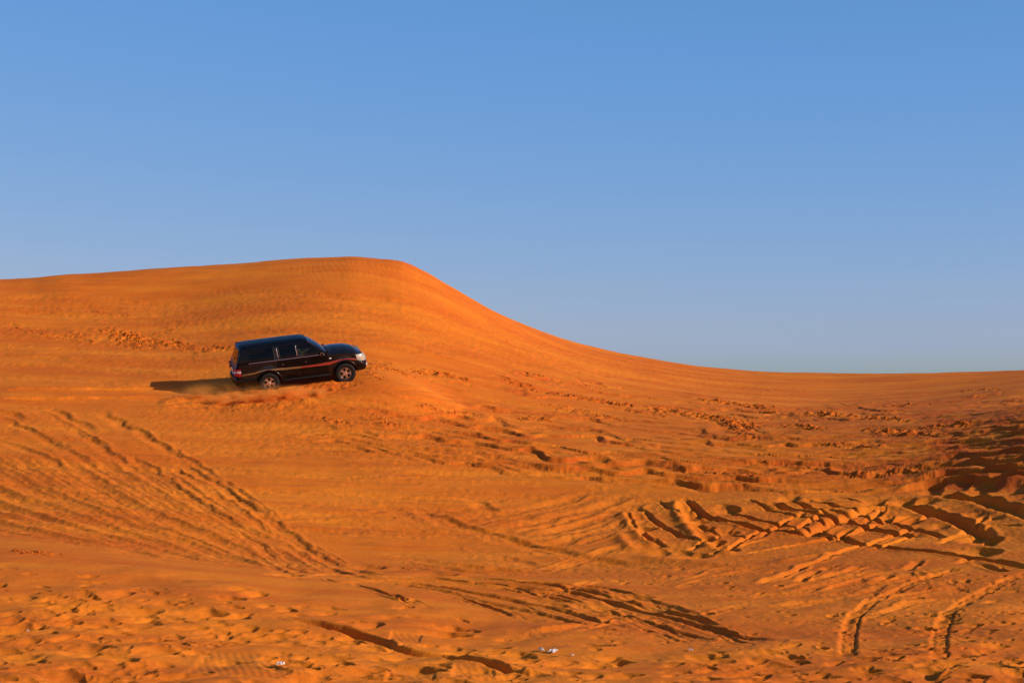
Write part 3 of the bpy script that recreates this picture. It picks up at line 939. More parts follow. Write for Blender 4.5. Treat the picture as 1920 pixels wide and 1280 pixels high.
def smooth_t(x, tab):
    xs = [t[0] for t in tab]
    x = min(max(x, xs[0]), xs[-1])
    for (a, va), (b, vb) in zip(tab[:-1], tab[1:]):
        if x <= b:
            t = (x - a) / (b - a)
            t = t * t * (3 - 2 * t)
            return va + (vb - va) * t
    return tab[-1][1]


# ------------------------------------------------------------------ shape of the body: X forward, Y left, Z up, wheels at +-1.425
ARCH_R = .47
PLAN = [(-2.56, .80), (-2.50, .875), (-2.40, .91), (-2.2, .932), (-1.6, .945), (0, .95), (1.5, .945), (1.8, .93), (1.98, .895), (2.10, .84), (2.18, .77), (2.24, .66)]


def half_width(x, z):
    w = lerp_t(x, PLAN)
    # section: tucks in at the sill and again towards the waist
    w += -.05 * max(0., (z - .80) / .40) ** 1.6 - .05 * max(0., (.62 - z) / .2) ** 1.5
    # flares round the wheels
    for ax_ in (-1.425, 1.425):
        d = math.hypot(x - ax_, z - .40)
        w += .022 * math.exp(-((d - ARCH_R) / .11) ** 2) if d > ARCH_R - .01 else .022
    # swage line running along the flank
    zs = .865 + .0 * x
    w += .010 * math.exp(-((z - zs) / .025) ** 2)
    return w


def sill(x):
    z = .44
    if x > 1.9:
        z = .62
    if x < -2.0:
        z = .58
    for ax_ in (-1.425, 1.425):
        d = abs(x - ax_)
        if d < ARCH_R:
            z = max(z, .40 + math.sqrt(ARCH_R ** 2 - d * d))
    return z


def waist(x):
    return lerp_t(x, [(-2.56, 1.13), (-2.45, 1.165), (-1.0, 1.18), (.82, 1.185), (.95, 1.155), (1.5, 1.13), (1.85, 1.09), (2.0, 1.05), (2.08, 1.0), (2.15, .90), (2.20, .78), (2.24, .68)])


def crown(x):
    return lerp_t(x, [(.82, 1.20), (.88, 1.285), (1.2, 1.31), (1.6, 1.285), (1.85, 1.22), (2.0, 1.14), (2.08, 1.06), (2.15, .93), (2.20, .80), (2.24, .69)])


def station(x):
    zb, zt = sill(x), waist(x)
    wb = half_width(x, zb)
    half = [(0., .46), (.45, .46), (min(.70, wb - .05), .46), (min(.70, wb - .05), max(zb - .01, .47)), (wb - .03, max(zb - .012, .472)), (wb, zb)]
    ns = 14
    for k in range(1, ns + 1):
        z = zb + (zt - zb) * k / ns
        half.append((half_width(x, z), z))
    ws = half[-1][0]
    if x > .86:
        c = crown(x)
        for t in (.03, .08, .16, .30, .5, .75, 1.0):
            y = ws * (1 - t)
            zz = zt + (c - zt) * (1 - (1 - t) ** 2.6)
            # raised middle of the bonnet
            half.append((y, zz + .012 * math.exp(-((y - .0) / .38) ** 4) * (1 if x < 2.0 else 0)))
    else:
        half += [(ws - .02, zt + .006), (ws - .05, zt), (ws - .07, zt - .10), (ws - .08, .74), (.5, .70), (.25, .70), (0., .70)]
    return half


def body_mesh():
    bm = bmesh.new()
    xs = set(np.round(np.arange(-2.56, 2.25, .06), 3)) | {-2.53, -2.50, .82, .86, .88, 2.18, 2.21, 2.24}
    for a in (-1.425, 1.425):
        xs |= set(np.round(a + ARCH_R * np.cos(np.linspace(0, np.pi, 25)), 4)) | {round(a + ARCH_R + .008, 4), round(a - ARCH_R - .008, 4)}
    xs = sorted(float(v) for v in xs)
    rows = []
    for x in xs:
        h = station(x)
        rows.append([(x, -y, z) for y, z in h] + [(x, y, z) for y, z in reversed(h[1:-1])])
    add_grid(bm, rows, closed=True, caps=False)
    # blunt ends
    for x, r in ((xs[0], rows[0]), (xs[-1], rows[-1])):
        vs = [bm.verts.new(p) for p in r]
        n = len(vs)
        m = n // 2 + 1
        left, right = vs[:m], [vs[0]] + vs[:m - 1:-1] + [vs[m - 1]]
        right = [vs[0]] + [vs[n - k] for k in range(1, m - 1)] + [vs[m - 1]]
        for k in range(m - 1):
            q = [left[k], left[k + 1], right[k + 1], right[k]]
            u = []
            for v in q:
                if v not in u:
                    u.append(v)
            if len(u) >= 3:
                try:
                    bm.faces.new(u)
                except ValueError:
                    pass
    bmesh.ops.remove_doubles(bm, verts=bm.verts, dist=.0005)
    return bm


# cabin: t = height from waist to roof; five uprights on each side
ROOF_Z = 1.80


def cab_y(t):
    return .895 - .155 * t ** 1.25


def cab_z(t):
    return 1.182 + (1.735 - 1.182) * t


UPR = {  # x at waist, x at roof rail
    'A0': (.82, .11), 'A1': (.72, .02), 'B0': (-.20, -.25), 'B1': (-.30, -.34), 'C0': (-.90, -.95), 'C1': (-1.00, -1.04),
    'D0': (-1.17, -1.19), 'Q0': (-2.10, -2.05), 'Q1': (-2.48, -2.325)}
ORDER = ['Q1', 'Q0', 'D0', 'C1', 'C0', 'B1', 'B0', 'A1', 'A0']
PANES = [('Q0', 'D0'), ('C1', 'C0'), ('B1', 'B0'), ('B0', 'A1')]
T0, T1 = .05, .90


def up_x(k, t):
    a, b = UPR[k]
    return a + (b - a) * t


def cab_side(side):
    """pillars and rails, openings left where the panes go; returns bmesh and pane outlines"""
    bm = bmesh.new()
    ts = [0, T0, .25, .5, .75, T1, 1.0]
    openings = {('Q0', 'D0'), ('C0', 'B1'), ('C1', 'C0'), ('B0', 'A1')}
    openings = {('Q0', 'D0'), ('C0', 'B1'), ('B0', 'A1')}
    cols = []
    for k in ORDER:
        cols.append([Vector((up_x(k, t), side * cab_y(t), cab_z(t))) for t in ts])
    vs = [[bm.verts.new(p) for p in c] for c in cols]
    for i in range(len(ORDER) - 1):
        hole = (ORDER[i], ORDER[i + 1]) in openings
        for j in range(len(ts) - 1):
            if hole and T0 <= ts[j] < T1:
                continue
            bm.faces.new([vs[i][j], vs[i + 1][j], vs[i + 1][j + 1], vs[i][j + 1]])
    r = bmesh.ops.solidify(bm, geom=bm.faces[:], thickness=.035)
    return bm


def pane_mesh(side, a, b, out=-.012, t0=T0 - .01, t1=T1 + .01):
    bm = bmesh.new()
    rows = []
    for i in range(7):
        f = i / 6
        row = []
        for t in np.linspace(t0, t1, 8):
            x = up_x(a, t) * (1 - f) + up_x(b, t) * f
            row.append((x, side * (cab_y(t) + out), cab_z(t)))
        rows.append(row)
    add_grid(bm, rows)
    return bm


def roof_mesh():
    bm = bmesh.new()
    rows = []
    for q in np.r_[np.linspace(0, .10, 10), np.linspace(.12, .9, 24), np.linspace(.91, 1, 10)]:
        row = []
        w = cab_y(1.0) + .004
        for s in np.linspace(-1, 1, 25):
            xr, xf = -2.40 + .085 * abs(s) ** 3, .17 - .04 * abs(s) ** 3
            x = float(xr + (xf - xr) * q)
            er, ef = (x - xr), (xf - x)
            drop = .11 * max(0, 1 - er / .22) ** 2.2 + .05 * max(0, 1 - ef / .25) ** 2
            top = 1.832 - .018 * ((x + .9) / 1.3) ** 2
            z = 1.728 + (top - 1.728) * (1 - abs(s) ** 3.2) - drop
            row.append((x, float(s * w), float(z)))
        rows.append(row)
    add_grid(bm, rows)
    bmesh.ops.solidify(bm, geom=bm.faces[:], thickness=.03)
    return bm


def sheet_between(bl, br, tl, tr, bulge, n=10, m=8, frame=None):
    """curved sheet spanning four corners; bulge pushes the middle along its own normal"""
    bl, br, tl, tr = map(Vector, (bl, br, tl, tr))
    nrm = (br - bl).cross(tl - bl).normalized()
    rows = []
    for i in range(m + 1):
        v = i / m
        row = []
        for j in range(n + 1):
            u = j / n
            p = (bl * (1 - u) + br * u) * (1 - v) + (tl * (1 - u) + tr * u) * v
            row.append(p + nrm * bulge * (1 - (2 * u - 1) ** 2) * (1 - .5 * (2 * v - 1) ** 2))
        rows.append(row)
    return rows


# ------------------------------------------------------------------ assembly
suv = bpy.data.objects.new('off_road_car', None)
suv.empty_display_size = .5
suv.matrix_world = CAR_M
suv['label'] = 'black off-road estate car with a red side stripe and a painted gold sand reflection climbing the dune'
suv['category'] = 'car'
COL.objects.link(suv)

sharp(link('body', body_mesh(), M_PAINT, suv), 40)
frame = bmesh.new()
for s in (-1, 1):
    b = cab_side(s)
    me = bpy.data.meshes.new('tmp'); b.to_mesh(me); b.free(); frame.from_mesh(me); bpy.data.meshes.remove(me)
# front and rear headers of the cabin
for s in (-1, 1):
    add_tube(frame, [(.84, s * .86, 1.19), (.49, s * .82, 1.46), (.13, s * .742, 1.712)], [.035, .03, .03], 8)
sharp(link('pillars', frame, M_PAINT, suv, smooth=True), 40)
sharp(link('roof', roof_mesh(), M_PAINT, suv), 50)

# windscreen and rear window
bm = bmesh.new(); add_grid(bm, sheet_between((.87, -.84, 1.20), (.87, .84, 1.20), (.13, -.735, 1.755), (.13, .735, 1.755), .085, 14, 8))
link('windscreen', bm, M_SCREEN, suv)
tail = bmesh.new()
add_grid(tail, sheet_between((-2.57, .86, 1.06), (-2.57, -.86, 1.06), (-2.52, .865, 1.20), (-2.52, -.865, 1.20), .03, 12, 3))
for s in (-1, 1):
    rows = sheet_between((-2.52, s * .865, 1.19), (-2.53, s * .70, 1.19), (-2.315, s * .742, 1.70), (-2.36, s * .60, 1.71), 0, 3, 6)
    add_grid(tail, rows)
add_grid(tail, sheet_between((-2.385, .70, 1.66), (-2.385, -.70, 1.66), (-2.36, .68, 1.725), (-2.36, -.68, 1.725), .02, 12, 2))
add_grid(tail, sheet_between((-2.60, .80, .62), (-2.60, -.80, .62), (-2.585, .86, 1.07), (-2.585, -.86, 1.07), .02, 12, 6))
bmesh.ops.solidify(tail, geom=tail.faces[:], thickness=.02)
tg = link('tailgate', tail, M_PAINT, suv)
bm = bmesh.new(); add_grid(bm, sheet_between((-2.537, .72, 1.19), (-2.537, -.72, 1.19), (-2.385, .62, 1.67), (-2.385, -.62, 1.67), .03, 12, 6))
link('rear_window', bm, M_GLASS, tg)
bm = bmesh.new(); add_box(bm, (-2.63, 0, .92), (.03, .56, .07), bevel=.01)
link('handle', bm, M_CHROME, tg)
bm = bmesh.new(); add_box(bm, (-2.625, 0, .78), (.012, .52, .12), bevel=.004)
link('licence_plate', bm, M_PLATE, tg)
bm = bmesh.new(); add_tube(bm, [(-2.585, .1, 1.23), (-2.56, -.05, 1.26), (-2.50, -.33, 1.38)], .008, 6)
link('rear_wiper', bm, M_TRIM, tg)

# windows, pillar trims, belt mouldings
for s in (-1, 1):
    for a, b_ in (('Q0', 'D0'), ('C0', 'B1'), ('B0', 'A1')):
        link('window', pane_mesh(s, a, b_), M_GLASS, suv)
    # black-out trims between the panes
    for k, (a, b_) in enumerate((('D0', 'C1'), ('C1', 'C0'), ('B1', 'B0'))):
        bm = bmesh.new()
        rows = []
        for i in range(4):
            f = i / 3
            rows.append([(up_x(a, t) * (1 - f) + up_x(b_, t) * f, s * (cab_y(t) + .004), cab_z(t)) for t in np.linspace(T0, T1, 8)])
        add_grid(bm, rows)
        bmesh.ops.solidify(bm, geom=bm.faces[:], thickness=.006)
        link('pillar_trim', bm, M_TRIM, suv)
    for k in ('C1', 'B1'):                       # bright edge of the door frames
        bm = bmesh.new()
        add_tube(bm, [(up_x(k, t) + (.004 if k == 'B1' else .0), s * (cab_y(t) + .010), cab_z(t)) for t in np.linspace(T0 + .03, T1, 7)], .006, 6)
        link('frame_edge', bm, M_CHROME, suv)
    bm = bmesh.new()
    add_tube(bm, [(x, s * (cab_y(T0 * .6) + .012), 1.197 + .004 * math.cos(x)) for x in np.linspace(-2.10, .62, 16)], .011, 6)
    link('belt_moulding', bm, M_CHROME, suv)


def skin_patch(x0, x1, z0, z1, s, off, nx=16, nz=10, topf=None, botf=None):
    rows = []
    for i in range(nx + 1):
        x = x0 + (x1 - x0) * i / nx
        a = botf(x) if botf else z0
        b = topf(x) if topf else z1
        rows.append([(x, s * (half_width(x, a + (b - a) * j / nz) + off), a + (b - a) * j / nz) for j in range(nz + 1)])
    return rows


# doors
for s in (-1, 1):
    for x0, x1, hx in ((-.235, .80, -.08), (-1.06, -.255, -.93)):
        bm = bmesh.new()
        bot = (lambda x: max(.47, sill(x) + .03))
        add_grid(bm, skin_patch(x0, x1, .47, 1.165, s, .007, 22, 14, botf=bot))
        bmesh.ops.solidify(bm, geom=bm.faces[:], thickness=.012 if s > 0 else .012)
        d = sharp(link('door', bm, M_PAINT, suv), 40)
        bm = bmesh.new(); add_box(bm, (hx, s * (half_width(hx, 1.0) + .028), 1.02), (.20, .03, .04), bevel=.012)
        link('handle', bm, M_PAINT, d)
        bm = bmesh.new(); add_box(bm, (hx + .075, s * (half_width(hx, 1.0) + .047), 1.025), (.035, .01, .022), bevel=.004)
        link('lock', bm, M_CHROME, d)

# lower cladding with the red stripe and a painted gold sand reflection
def stripe_mid(x):
    return lerp_t(x, [(-2.40, .80), (-1.95, .83), (-1.62, .895), (-1.42, .905), (-1.2, .885), (-.8, .855), (0., .84), (.6, .84), (.9, .855), (1.1, .895), (1.3, .93), (1.5, .935), (1.7, .91), (1.92, .85)])


def stripe_half(x):
    return lerp_t(x, [(-2.40, .02), (-1.9, .028), (-1.4, .012), (-1.1, .028), (-.9, .04), (.0, .032), (.3, .034), (.75, .05), (.95, .05), (1.1, .034), (1.4, .016), (1.7, .022), (1.9, .03)])


for s in (-1, 1):
    for nm, x0, x1, m in (('gold_reflection', -2.38, -.22, M_GOLD_REFL), ('red_stripe', -.215, 1.90, M_STRIPE)):
        bm = bmesh.new()
        add_grid(bm, skin_patch(x0, x1, 0, 0, s, .020, 70, 4, topf=lambda x: stripe_mid(x) + stripe_half(x), botf=lambda x: stripe_mid(x) - stripe_half(x)))
        bmesh.ops.solidify(bm, geom=bm.faces[:], thickness=.004)
        link('stripe_and_reflection', bm, m, suv, label='red side stripe on the front half' if nm == 'red_stripe' else 'painted gold reflection of sand along the rear half')
    # rocker and side step
    bm = bmesh.new()
    add_box(bm, (.0, s * .92, .43), (1.80, .12, .06), bevel=.02)
    link('side_step', bm, M_DARK, suv)
    # arch lips
    for a in (-1.425, 1.425):
        bm = bmesh.new()
        pts = []
        for k in range(19):
            th = math.pi * (k / 18)
            x, z = a + (ARCH_R + .012) * math.cos(th), .40 + (ARCH_R + .012) * math.sin(th)
            pts.append((x, s * (half_width(x, z) + .004), z))
        add_tube(bm, pts, .022, 8)
        link('arch_lip', bm, M_PAINT, suv)
        # inner wheel housing
        bm = bmesh.new()
        rows = []
        for k in range(15):
            th = math.pi * (k / 14)
            rows.append([(a + (ARCH_R - .005) * math.cos(th), s * y, .40 + (ARCH_R - .005) * math.sin(th)) for y in (.50, .70, .93)])
        add_grid(bm, rows)
        link('wheel_housing', bm, M_DARK, suv)

# bumpers, wrapped round the ends
def bumper(front):
    bm = bmesh.new()
    pl = [(1.90, .955), (2.06, .935), (2.19, .86), (2.27, .72), (2.32, .45), (2.335, 0)] if front else [(-1.93, .965), (-2.25, .96), (-2.48, .935), (-2.62, .86), (-2.68, .60), (-2.70, 0)]
    full = [(x, -y) for x, y in pl] + [(x, y) for x, y in reversed(pl[:-1])]
    # denser plan
    P_ = []
    for i in range(len(full) - 1):
        for t in np.linspace(0, 1, 5)[:-1]:
            P_.append((full[i][0] * (1 - t) + full[i + 1][0] * t, full[i][1] * (1 - t) + full[i + 1][1] * t))
    P_.append(full[-1])
    if front:
        sec = [(-.09, .74), (-.015, .755), (.0, .72), (.012, .62), (.0, .50), (-.05, .42), (-.12, .41)]
    else:
        sec = [(-.10, .66), (-.02, .665), (.0, .63), (.005, .56), (-.01, .46), (-.06, .41), (-.12, .41)]
    rows = []
    sg = 1 if front else -1
    for i, (x, y) in enumerate(P_):
        a = P_[max(i - 1, 0)]; b = P_[min(i + 1, len(P_) - 1)]
        tx, ty = b[0] - a[0], b[1] - a[1]
        ln = math.hypot(tx, ty)
        nx_, ny_ = (ty / ln, -tx / ln)
        rise = .10 * (1 - min(1, abs(x - full[0][0]) / .30)) if front else 0
        rows.append([(x + o * nx_ * sg, y + o * ny_ * sg, z + (rise if z < .5 else rise * .3)) for o, z in sec])
    add_grid(bm, rows)
    bmesh.ops.solidify(bm, geom=bm.faces[:], thickness=.02)
    return bm


fbm_ = link('front_bumper', bumper(True), M_PAINT, suv)
sharp(fbm_, 45)
rb_ = link('rear_bumper', bumper(False), M_PAINT, suv)
sharp(rb_, 45)
for s in (-1, 1):
    bm = bmesh.new()
    add_lathe(bm, [(.0, .015), (.05, .012), (.062, .0), (.062, -.02)], 20)
    bmesh.ops.rotate(bm, cent=(0, 0, 0), matrix=Matrix.Rotation(R(-90), 3, 'Z'), verts=bm.verts)
    bmesh.ops.translate(bm, vec=(2.300, s * .62, .575), verts=bm.verts)
    link('fog_light', bm, M_WHITE, fbm_)
bm = bmesh.new(); add_box(bm, (2.338, 0, .60), (.012, .50, .11), bevel=.004)
link('licence_plate', bm, M_PLATE, fbm_)

# grille with bars
bm = bmesh.new()
add_box(bm, (2.165, 0, .90), (.09, .92, .20), Matrix.Rotation(R(-14), 3, 'Y'), .02)
gr = link('grille', bm, M_TRIM, suv)
bm = bmesh.new()
for k in range(4):
    add_box(bm, (2.212 - k * .013, 0, .825 + k * .05), (.03, .90, .018), bevel=.006)
add_box(bm, (2.13, 0, 1.035), (.05, .96, .03), bevel=.01)
link('grille_bars', bm, M_CHROME, gr)
# lamps
for s in (-1, 1):
    bm = bmesh.new()
    rows = []
    for i in range(13):
        u = i / 12
        # along the corner, from beside the grille round to the wing
        lp = [(2.275, .50), (2.262, .66), (2.205, .785), (2.125, .862), (2.0, .912), (1.88, .938)]
        x = float(np.interp(u, np.linspace(0, 1, 6), [p[0] for p in lp])); y = float(np.interp(u, np.linspace(0, 1, 6), [p[1] for p in lp]))
        top, bot = 1.055 - .01 * u, .815 + .03 * u ** 2 - .045 * math.sin(math.pi * u)
        row = []
        for j in range(9):
            v = j / 8
            z = bot + (top - bot) * v
            bul = .022 * math.sin(math.pi * v) + .012
            lean = -.10 * (v - .2) * (1 - .5 * u)
            row.append((x + lean + bul * .7, s * (y + bul * .7 - .02 * v), z))
        rows.append(row)
    add_grid(bm, rows)
    bmesh.ops.solidify(bm, geom=bm.faces[:], thickness=.02)
    hl = link('headlight', bm, M_LAMP, suv)
    bm = bmesh.new()
    add_lathe(bm, [(0, .02), (.05, .018), (.07, .0), (.06, -.03)], 20)
    bmesh.ops.rotate(bm, cent=(0, 0, 0), matrix=Matrix.Rotation(R(-90 + 12 * s), 3, 'Z'), verts=bm.verts)
    bmesh.ops.translate(bm, vec=(2.20, s * .63, .93), verts=bm.verts)
    link('reflector', bm, M_CHROME, hl)
    # small lamps on wing and waist
    bm = bmesh.new(); add_box(bm, (.90, s * (half_width(.90, 1.0) + .014), 1.03), (.075, .022, .038), bevel=.008)
    link('side_indicator', bm, M_WHITE, suv)
    # tail lamp wrapping the corner: three bands
    tl = None
    for nm, za, zb_, m in (('tail_light', .965, 1.035, M_RED), ('reverse_light', .885, .963, M_WHITE), ('brake_light', .77, .883, M_RED)):
        bm = bmesh.new()
        rows = []
        for i in range(9):
            u = i / 8
            x = -2.655 + .24 * u ** 1.6 - .0; y = .74 + .205 * u ** .55
            if nm == 'reverse_light' and False:
                pass
            rows.append([(x, s * (y + .012 * math.sin(math.pi * j / 4)), za + (zb_ - za) * j / 4) for j in range(5)])
        add_grid(bm, rows)
        bmesh.ops.solidify(bm, geom=bm.faces[:], thickness=.02)
        if tl is None:
            tl = link(nm, bm, m, suv)
        else:
            link(nm, bm, m, tl)
    # mirror
    bm = bmesh.new()
    add_box(bm, (.60, s * 1.03, 1.25), (.10, .20, .15), Matrix.Rotation(R(8 * s), 3, 'Z'), .035)
    add_box(bm, (.62, s * .92, 1.21), (.06, .10, .04), bevel=.012)
    mr_ = link('door_mirror', bm, M_PAINT, suv)
    bm = bmesh.new(); add_box(bm, (.548, s * 1.035, 1.25), (.006, .165, .115), Matrix.Rotation(R(8 * s), 3, 'Z'), .002)
    link('mirror_glass', bm, M_CHROME, mr_)
    bm = bmesh.new(); add_box(bm, (.652, s * 1.075, 1.245), (.012, .07, .04), bevel=.004)
    link('mirror_lamp', bm, M_WHITE, mr_)
    # wipers, washer and bonnet details
    bm = bmesh.new(); add_tube(bm, [(.93, s * .10 - .18, 1.30), (.90, s * .25 - .30, 1.295), (.80, s * .3 - .62, 1.335)], .009, 6)
    link('wiper', bm, M_TRIM, suv)
bm = bmesh.new(); add_box(bm, (2.055, 0, 1.108), (.03, .10, .03), bevel=.008)
link('bonnet_badge', bm, M_CHROME, suv)
# antenna, scuttle
bm = bmesh.new(); add_box(bm, (.885, 0, 1.265), (.08, 1.3, .03), bevel=.01)
link('scuttle', bm, M_TRIM, suv)
# underbody: frame rails, axles
bm = bmesh.new()
for s in (-1, 1):
    add_box(bm, (0, s * .45, .40), (4.3, .09, .12))
for a in (-1.425, 1.425):
    add_tube(bm, [(a, -.72, .385), (a, 0, .385), (a, .72, .385)], .055, 10)
add_box(bm, (-.4, .1, .38), (1.2, .5, .14), bevel=.03)
link('chassis', bm, M_DARK, suv)


# wheels
def tyre_bm():
    bm = bmesh.new()
    prof = [(.215, -.105), (.232, -.125), (.29, -.138), (.335, -.138), (.368, -.122), (.383, -.095), (.385, -.05), (.385, .05), (.383, .095), (.368, .122), (.335, .138), (.29, .138), (.232, .125), (.215, .105), (.212, .0), (.215, -.105)]
    add_lathe(bm, prof, 56)
    for row, z in ((0, -.095), (1, -.03), (2, .03), (3, .095)):
        for k in range(40):
            th = 2 * math.pi * (k + .5 * (row % 2)) / 40
            add_box(bm, (.387 * math.cos(th), z, .387 * math.sin(th)), (.012, .045, .032), Matrix.Rotation(-th, 3, 'Y'))
    bmesh.ops.remove_doubles(bm, verts=bm.verts, dist=.0002)
    return bm


def rim_bm():
    bm = bmesh.new()
    # y outward negative (outer face towards -Y)
    add_lathe(bm, [(.240, -.118), (.238, -.128), (.228, -.128), (.216, -.112), (.208, -.06), (.205, .10), (.24, .11)], 48)
    for k in range(5):
        for d in (-.115, .115):
            th = 2 * math.pi * k / 5 + math.pi / 2
            p0 = Vector((.06 * math.cos(th + d * 2.6), -.098, .06 * math.sin(th + d * 2.6)))
            p1 = Vector((.215 * math.cos(th + d * 1.35), -.112, .215 * math.sin(th + d * 1.35)))
            c = (p0 + p1) / 2; l = (p1 - p0).length
            an = math.atan2(p1.z - p0.z, p1.x - p0.x)
            add_box(bm, c, (l + .02, .035, .034), Matrix.Rotation(-an, 3, 'Y'), .008)
    add_lathe(bm, [(.0, -.125), (.045, -.125), (.06, -.115), (.075, -.09), (.078, -.05)], 24)
    bmesh.ops.scale(bm, vec=(.90, 1, .90), verts=bm.verts)
    for k in range(5):
        th = 2 * math.pi * (k + .5) / 5 + math.pi / 2
        add_box(bm, (.055 * math.cos(th), -.122, .055 * math.sin(th)), (.018, .02, .018), bevel=.004)
    return bm


def hub_bm():
    bm = bmesh.new()
    add_lathe(bm, [(0, -.03), (.16, -.03), (.17, -.015), (.17, .02), (.08, .03), (.08, .12), (0, .12)], 32)
    return bm


me_t = me_r = me_h = None
for i, (x, y) in enumerate(WHEELS):
    if i == 0:
        h = link('wheel', hub_bm(), M_DARK, suv); t = link('tyre', tyre_bm(), M_RUBBER, h); r_ = sharp(link('rim', rim_bm(), M_ALLOY, h), 40)
        sharp(t, 50)
    else:
        h0, t0, r0 = h, t, r_
        hh = h0.copy(); COL.objects.link(hh)
        for c in (t0, r0):
            cc = c.copy(); cc.parent = hh; COL.objects.link(cc)
        h1 = hh
    w_ = h if i == 0 else h1
    w_.parent = suv
    w_.location = (x, y, TYRE_R)
    spin = (.35, 1.2, .62, 2.0)[i]
    w_.rotation_euler = (0, spin, 0) if y < 0 else (0, spin, math.pi)

# cabin: seats, wheel, dashboard
for x, y in ((-.20, -.40), (-.20, .40), (-1.05, -.40), (-1.05, .40)):
    bm = bmesh.new()
    add_box(bm, (x + .18, y, .86), (.55, .50, .16), bevel=.05)
    add_box(bm, (x - .12, y, 1.18), (.14, .48, .58), Matrix.Rotation(R(-12), 3, 'Y'), .05)
    st_ = link('seat', bm, M_SEAT, suv)
    bm = bmesh.new(); add_box(bm, (x - .19, y, 1.55), (.09, .26, .17), Matrix.Rotation(R(-8), 3, 'Y'), .035)
    link('headrest', bm, M_SEAT, st_)
bm = bmesh.new(); add_box(bm, (.66, 0, 1.08), (.42, 1.60, .22), Matrix.Rotation(R(6), 3, 'Y'), .06)
link('dashboard', bm, M_CABIN, suv)
bm = bmesh.new()
ring = [(0 + .19 * math.cos(t), .19 * math.sin(t), 0) for t in np.linspace(0, 2 * math.pi, 25)]
mrot = Matrix.Rotation(R(-62), 3, 'Y')
add_tube(bm, [mrot @ Vector(p) + Vector((.36, .40, 1.16)) for p in ring], .016, 8)
for t in (R(90), R(-90), R(180)):
    add_tube(bm, [mrot @ Vector((0, 0, -.02)) + Vector((.36, .40, 1.16)), mrot @ Vector((.18 * math.cos(t), .18 * math.sin(t), 0)) + Vector((.36, .40, 1.16))], .014, 6)
link('steering_wheel', bm, M_CABIN, suv)
# ------------------------------------------------------------------ the driver
def person_mesh():
    V, E, Rr = [], [], []

    def add(p, r, parent=None):
        V.append(Vector(p)); Rr.append(r)
        if parent is not None:
            E.append((parent, len(V) - 1))
        return len(V) - 1
    x0, y0 = -.13, .40
    pel = add((x0, y0, 1.00), .145)
    wst = add((x0 - .05, y0, 1.14), .135, pel)
    ch = add((x0 - .09, y0, 1.30), .15, wst)
    nk0 = add((x0 - .10, y0, 1.41), .075, ch)
    nk = add((x0 - .085, y0, 1.46), .052, nk0)
    jaw = add((x0 - .045, y0, 1.515), .062, nk)
    hd = add((x0 - .05, y0, 1.585), .088, jaw)
    add((x0 - .06, y0, 1.645), .070, hd)
    add((x0 + .055, y0, 1.560), .016, hd)                     # nose
    for s in (-1, 1):
        add((x0 - .06, y0 + s * .092, 1.565), .018, hd)       # ears
        sh = add((x0 - .09, y0 + s * .17, 1.36), .068, ch)
        el = add((x0 + .12, y0 + s * .235, 1.14), .044, sh)
        wr = add((.30, y0 + s * .155, 1.225), .029, el)
        pm = add((.365, y0 + s * .140, 1.265), .030, wr)
        for k in range(4):                                    # fingers closed over the rim
            oy = s * (.022 - .015 * k)
            a = add((.392 + .004 * k, y0 + s * .150 + oy, 1.292 - .004 * k), .0095, pm)
            b = add((.412, y0 + s * .150 + oy, 1.278 - .003 * k), .0088, a)
            add((.404, y0 + s * .150 + oy, 1.256 - .004 * k), .008, b)
        a = add((.36, y0 + s * .105, 1.275), .011, pm)
        add((.385, y0 + s * .090, 1.270), .0095, a)
        hp = add((x0 + .08, y0 + s * .10, .975), .105, pel)
        kn = add((x0 + .46, y0 + s * .14, 1.00), .066, hp)
        an = add((x0 + .68, y0 + s * .13, .80), .044, kn)
        add((x0 + .80, y0 + s * .13, .78), .036, an)
    me = bpy.data.meshes.new('person')
    me.from_pydata(V, E, [])
    o = bpy.data.objects.new('person_src', me)
    COL.objects.link(o)
    sk = o.modifiers.new('skin', 'SKIN')
    for i, d in enumerate(me.skin_vertices[0].data):
        d.radius = (Rr[i], Rr[i])
        d.use_root = (i == 0)
    sb = o.modifiers.new('sub', 'SUBSURF'); sb.levels = sb.render_levels = 2
    dg = bpy.context.evaluated_depsgraph_get()
    res = bpy.data.meshes.new_from_object(o.evaluated_get(dg))
    bpy.data.objects.remove(o)
    return res


M_ROBE = simple('pale_robe', (.62, .56, .46), .9)
M_SKIN = simple('skin', (.33, .17, .10), .6)
M_HAIR = simple('dark_hair', (.015, .012, .010), .6)
pme = person_mesh()
person = bpy.data.objects.new('person', pme)
pme.materials.append(M_ROBE); pme.materials.append(M_SKIN)
for p in pme.polygons:
    p.use_smooth = True
    c = p.center
    if c.z > 1.445 or c.x > .305 and c.z > 1.12:
        p.material_index = 1
person.matrix_world = CAR_M
person['label'] = 'driver in a pale shirt gripping the steering wheel behind tinted glass'
person['category'] = 'person'
COL.objects.link(person)
bm = bmesh.new()
bmesh.ops.create_icosphere(bm, subdivisions=3, radius=1)
for v in list(bm.verts):
    if v.co.z < -.1 and v.co.x > -.35 or v.co.z < -.75 or (v.co.x > .75 and v.co.z < .45):
        bm.verts.remove(v)
bmesh.ops.scale(bm, vec=(.108, .092, .105), verts=bm.verts)
bmesh.ops.translate(bm, vec=(-.185, .40, 1.607), verts=bm.verts)
link('hair', bm, M_HAIR, person)

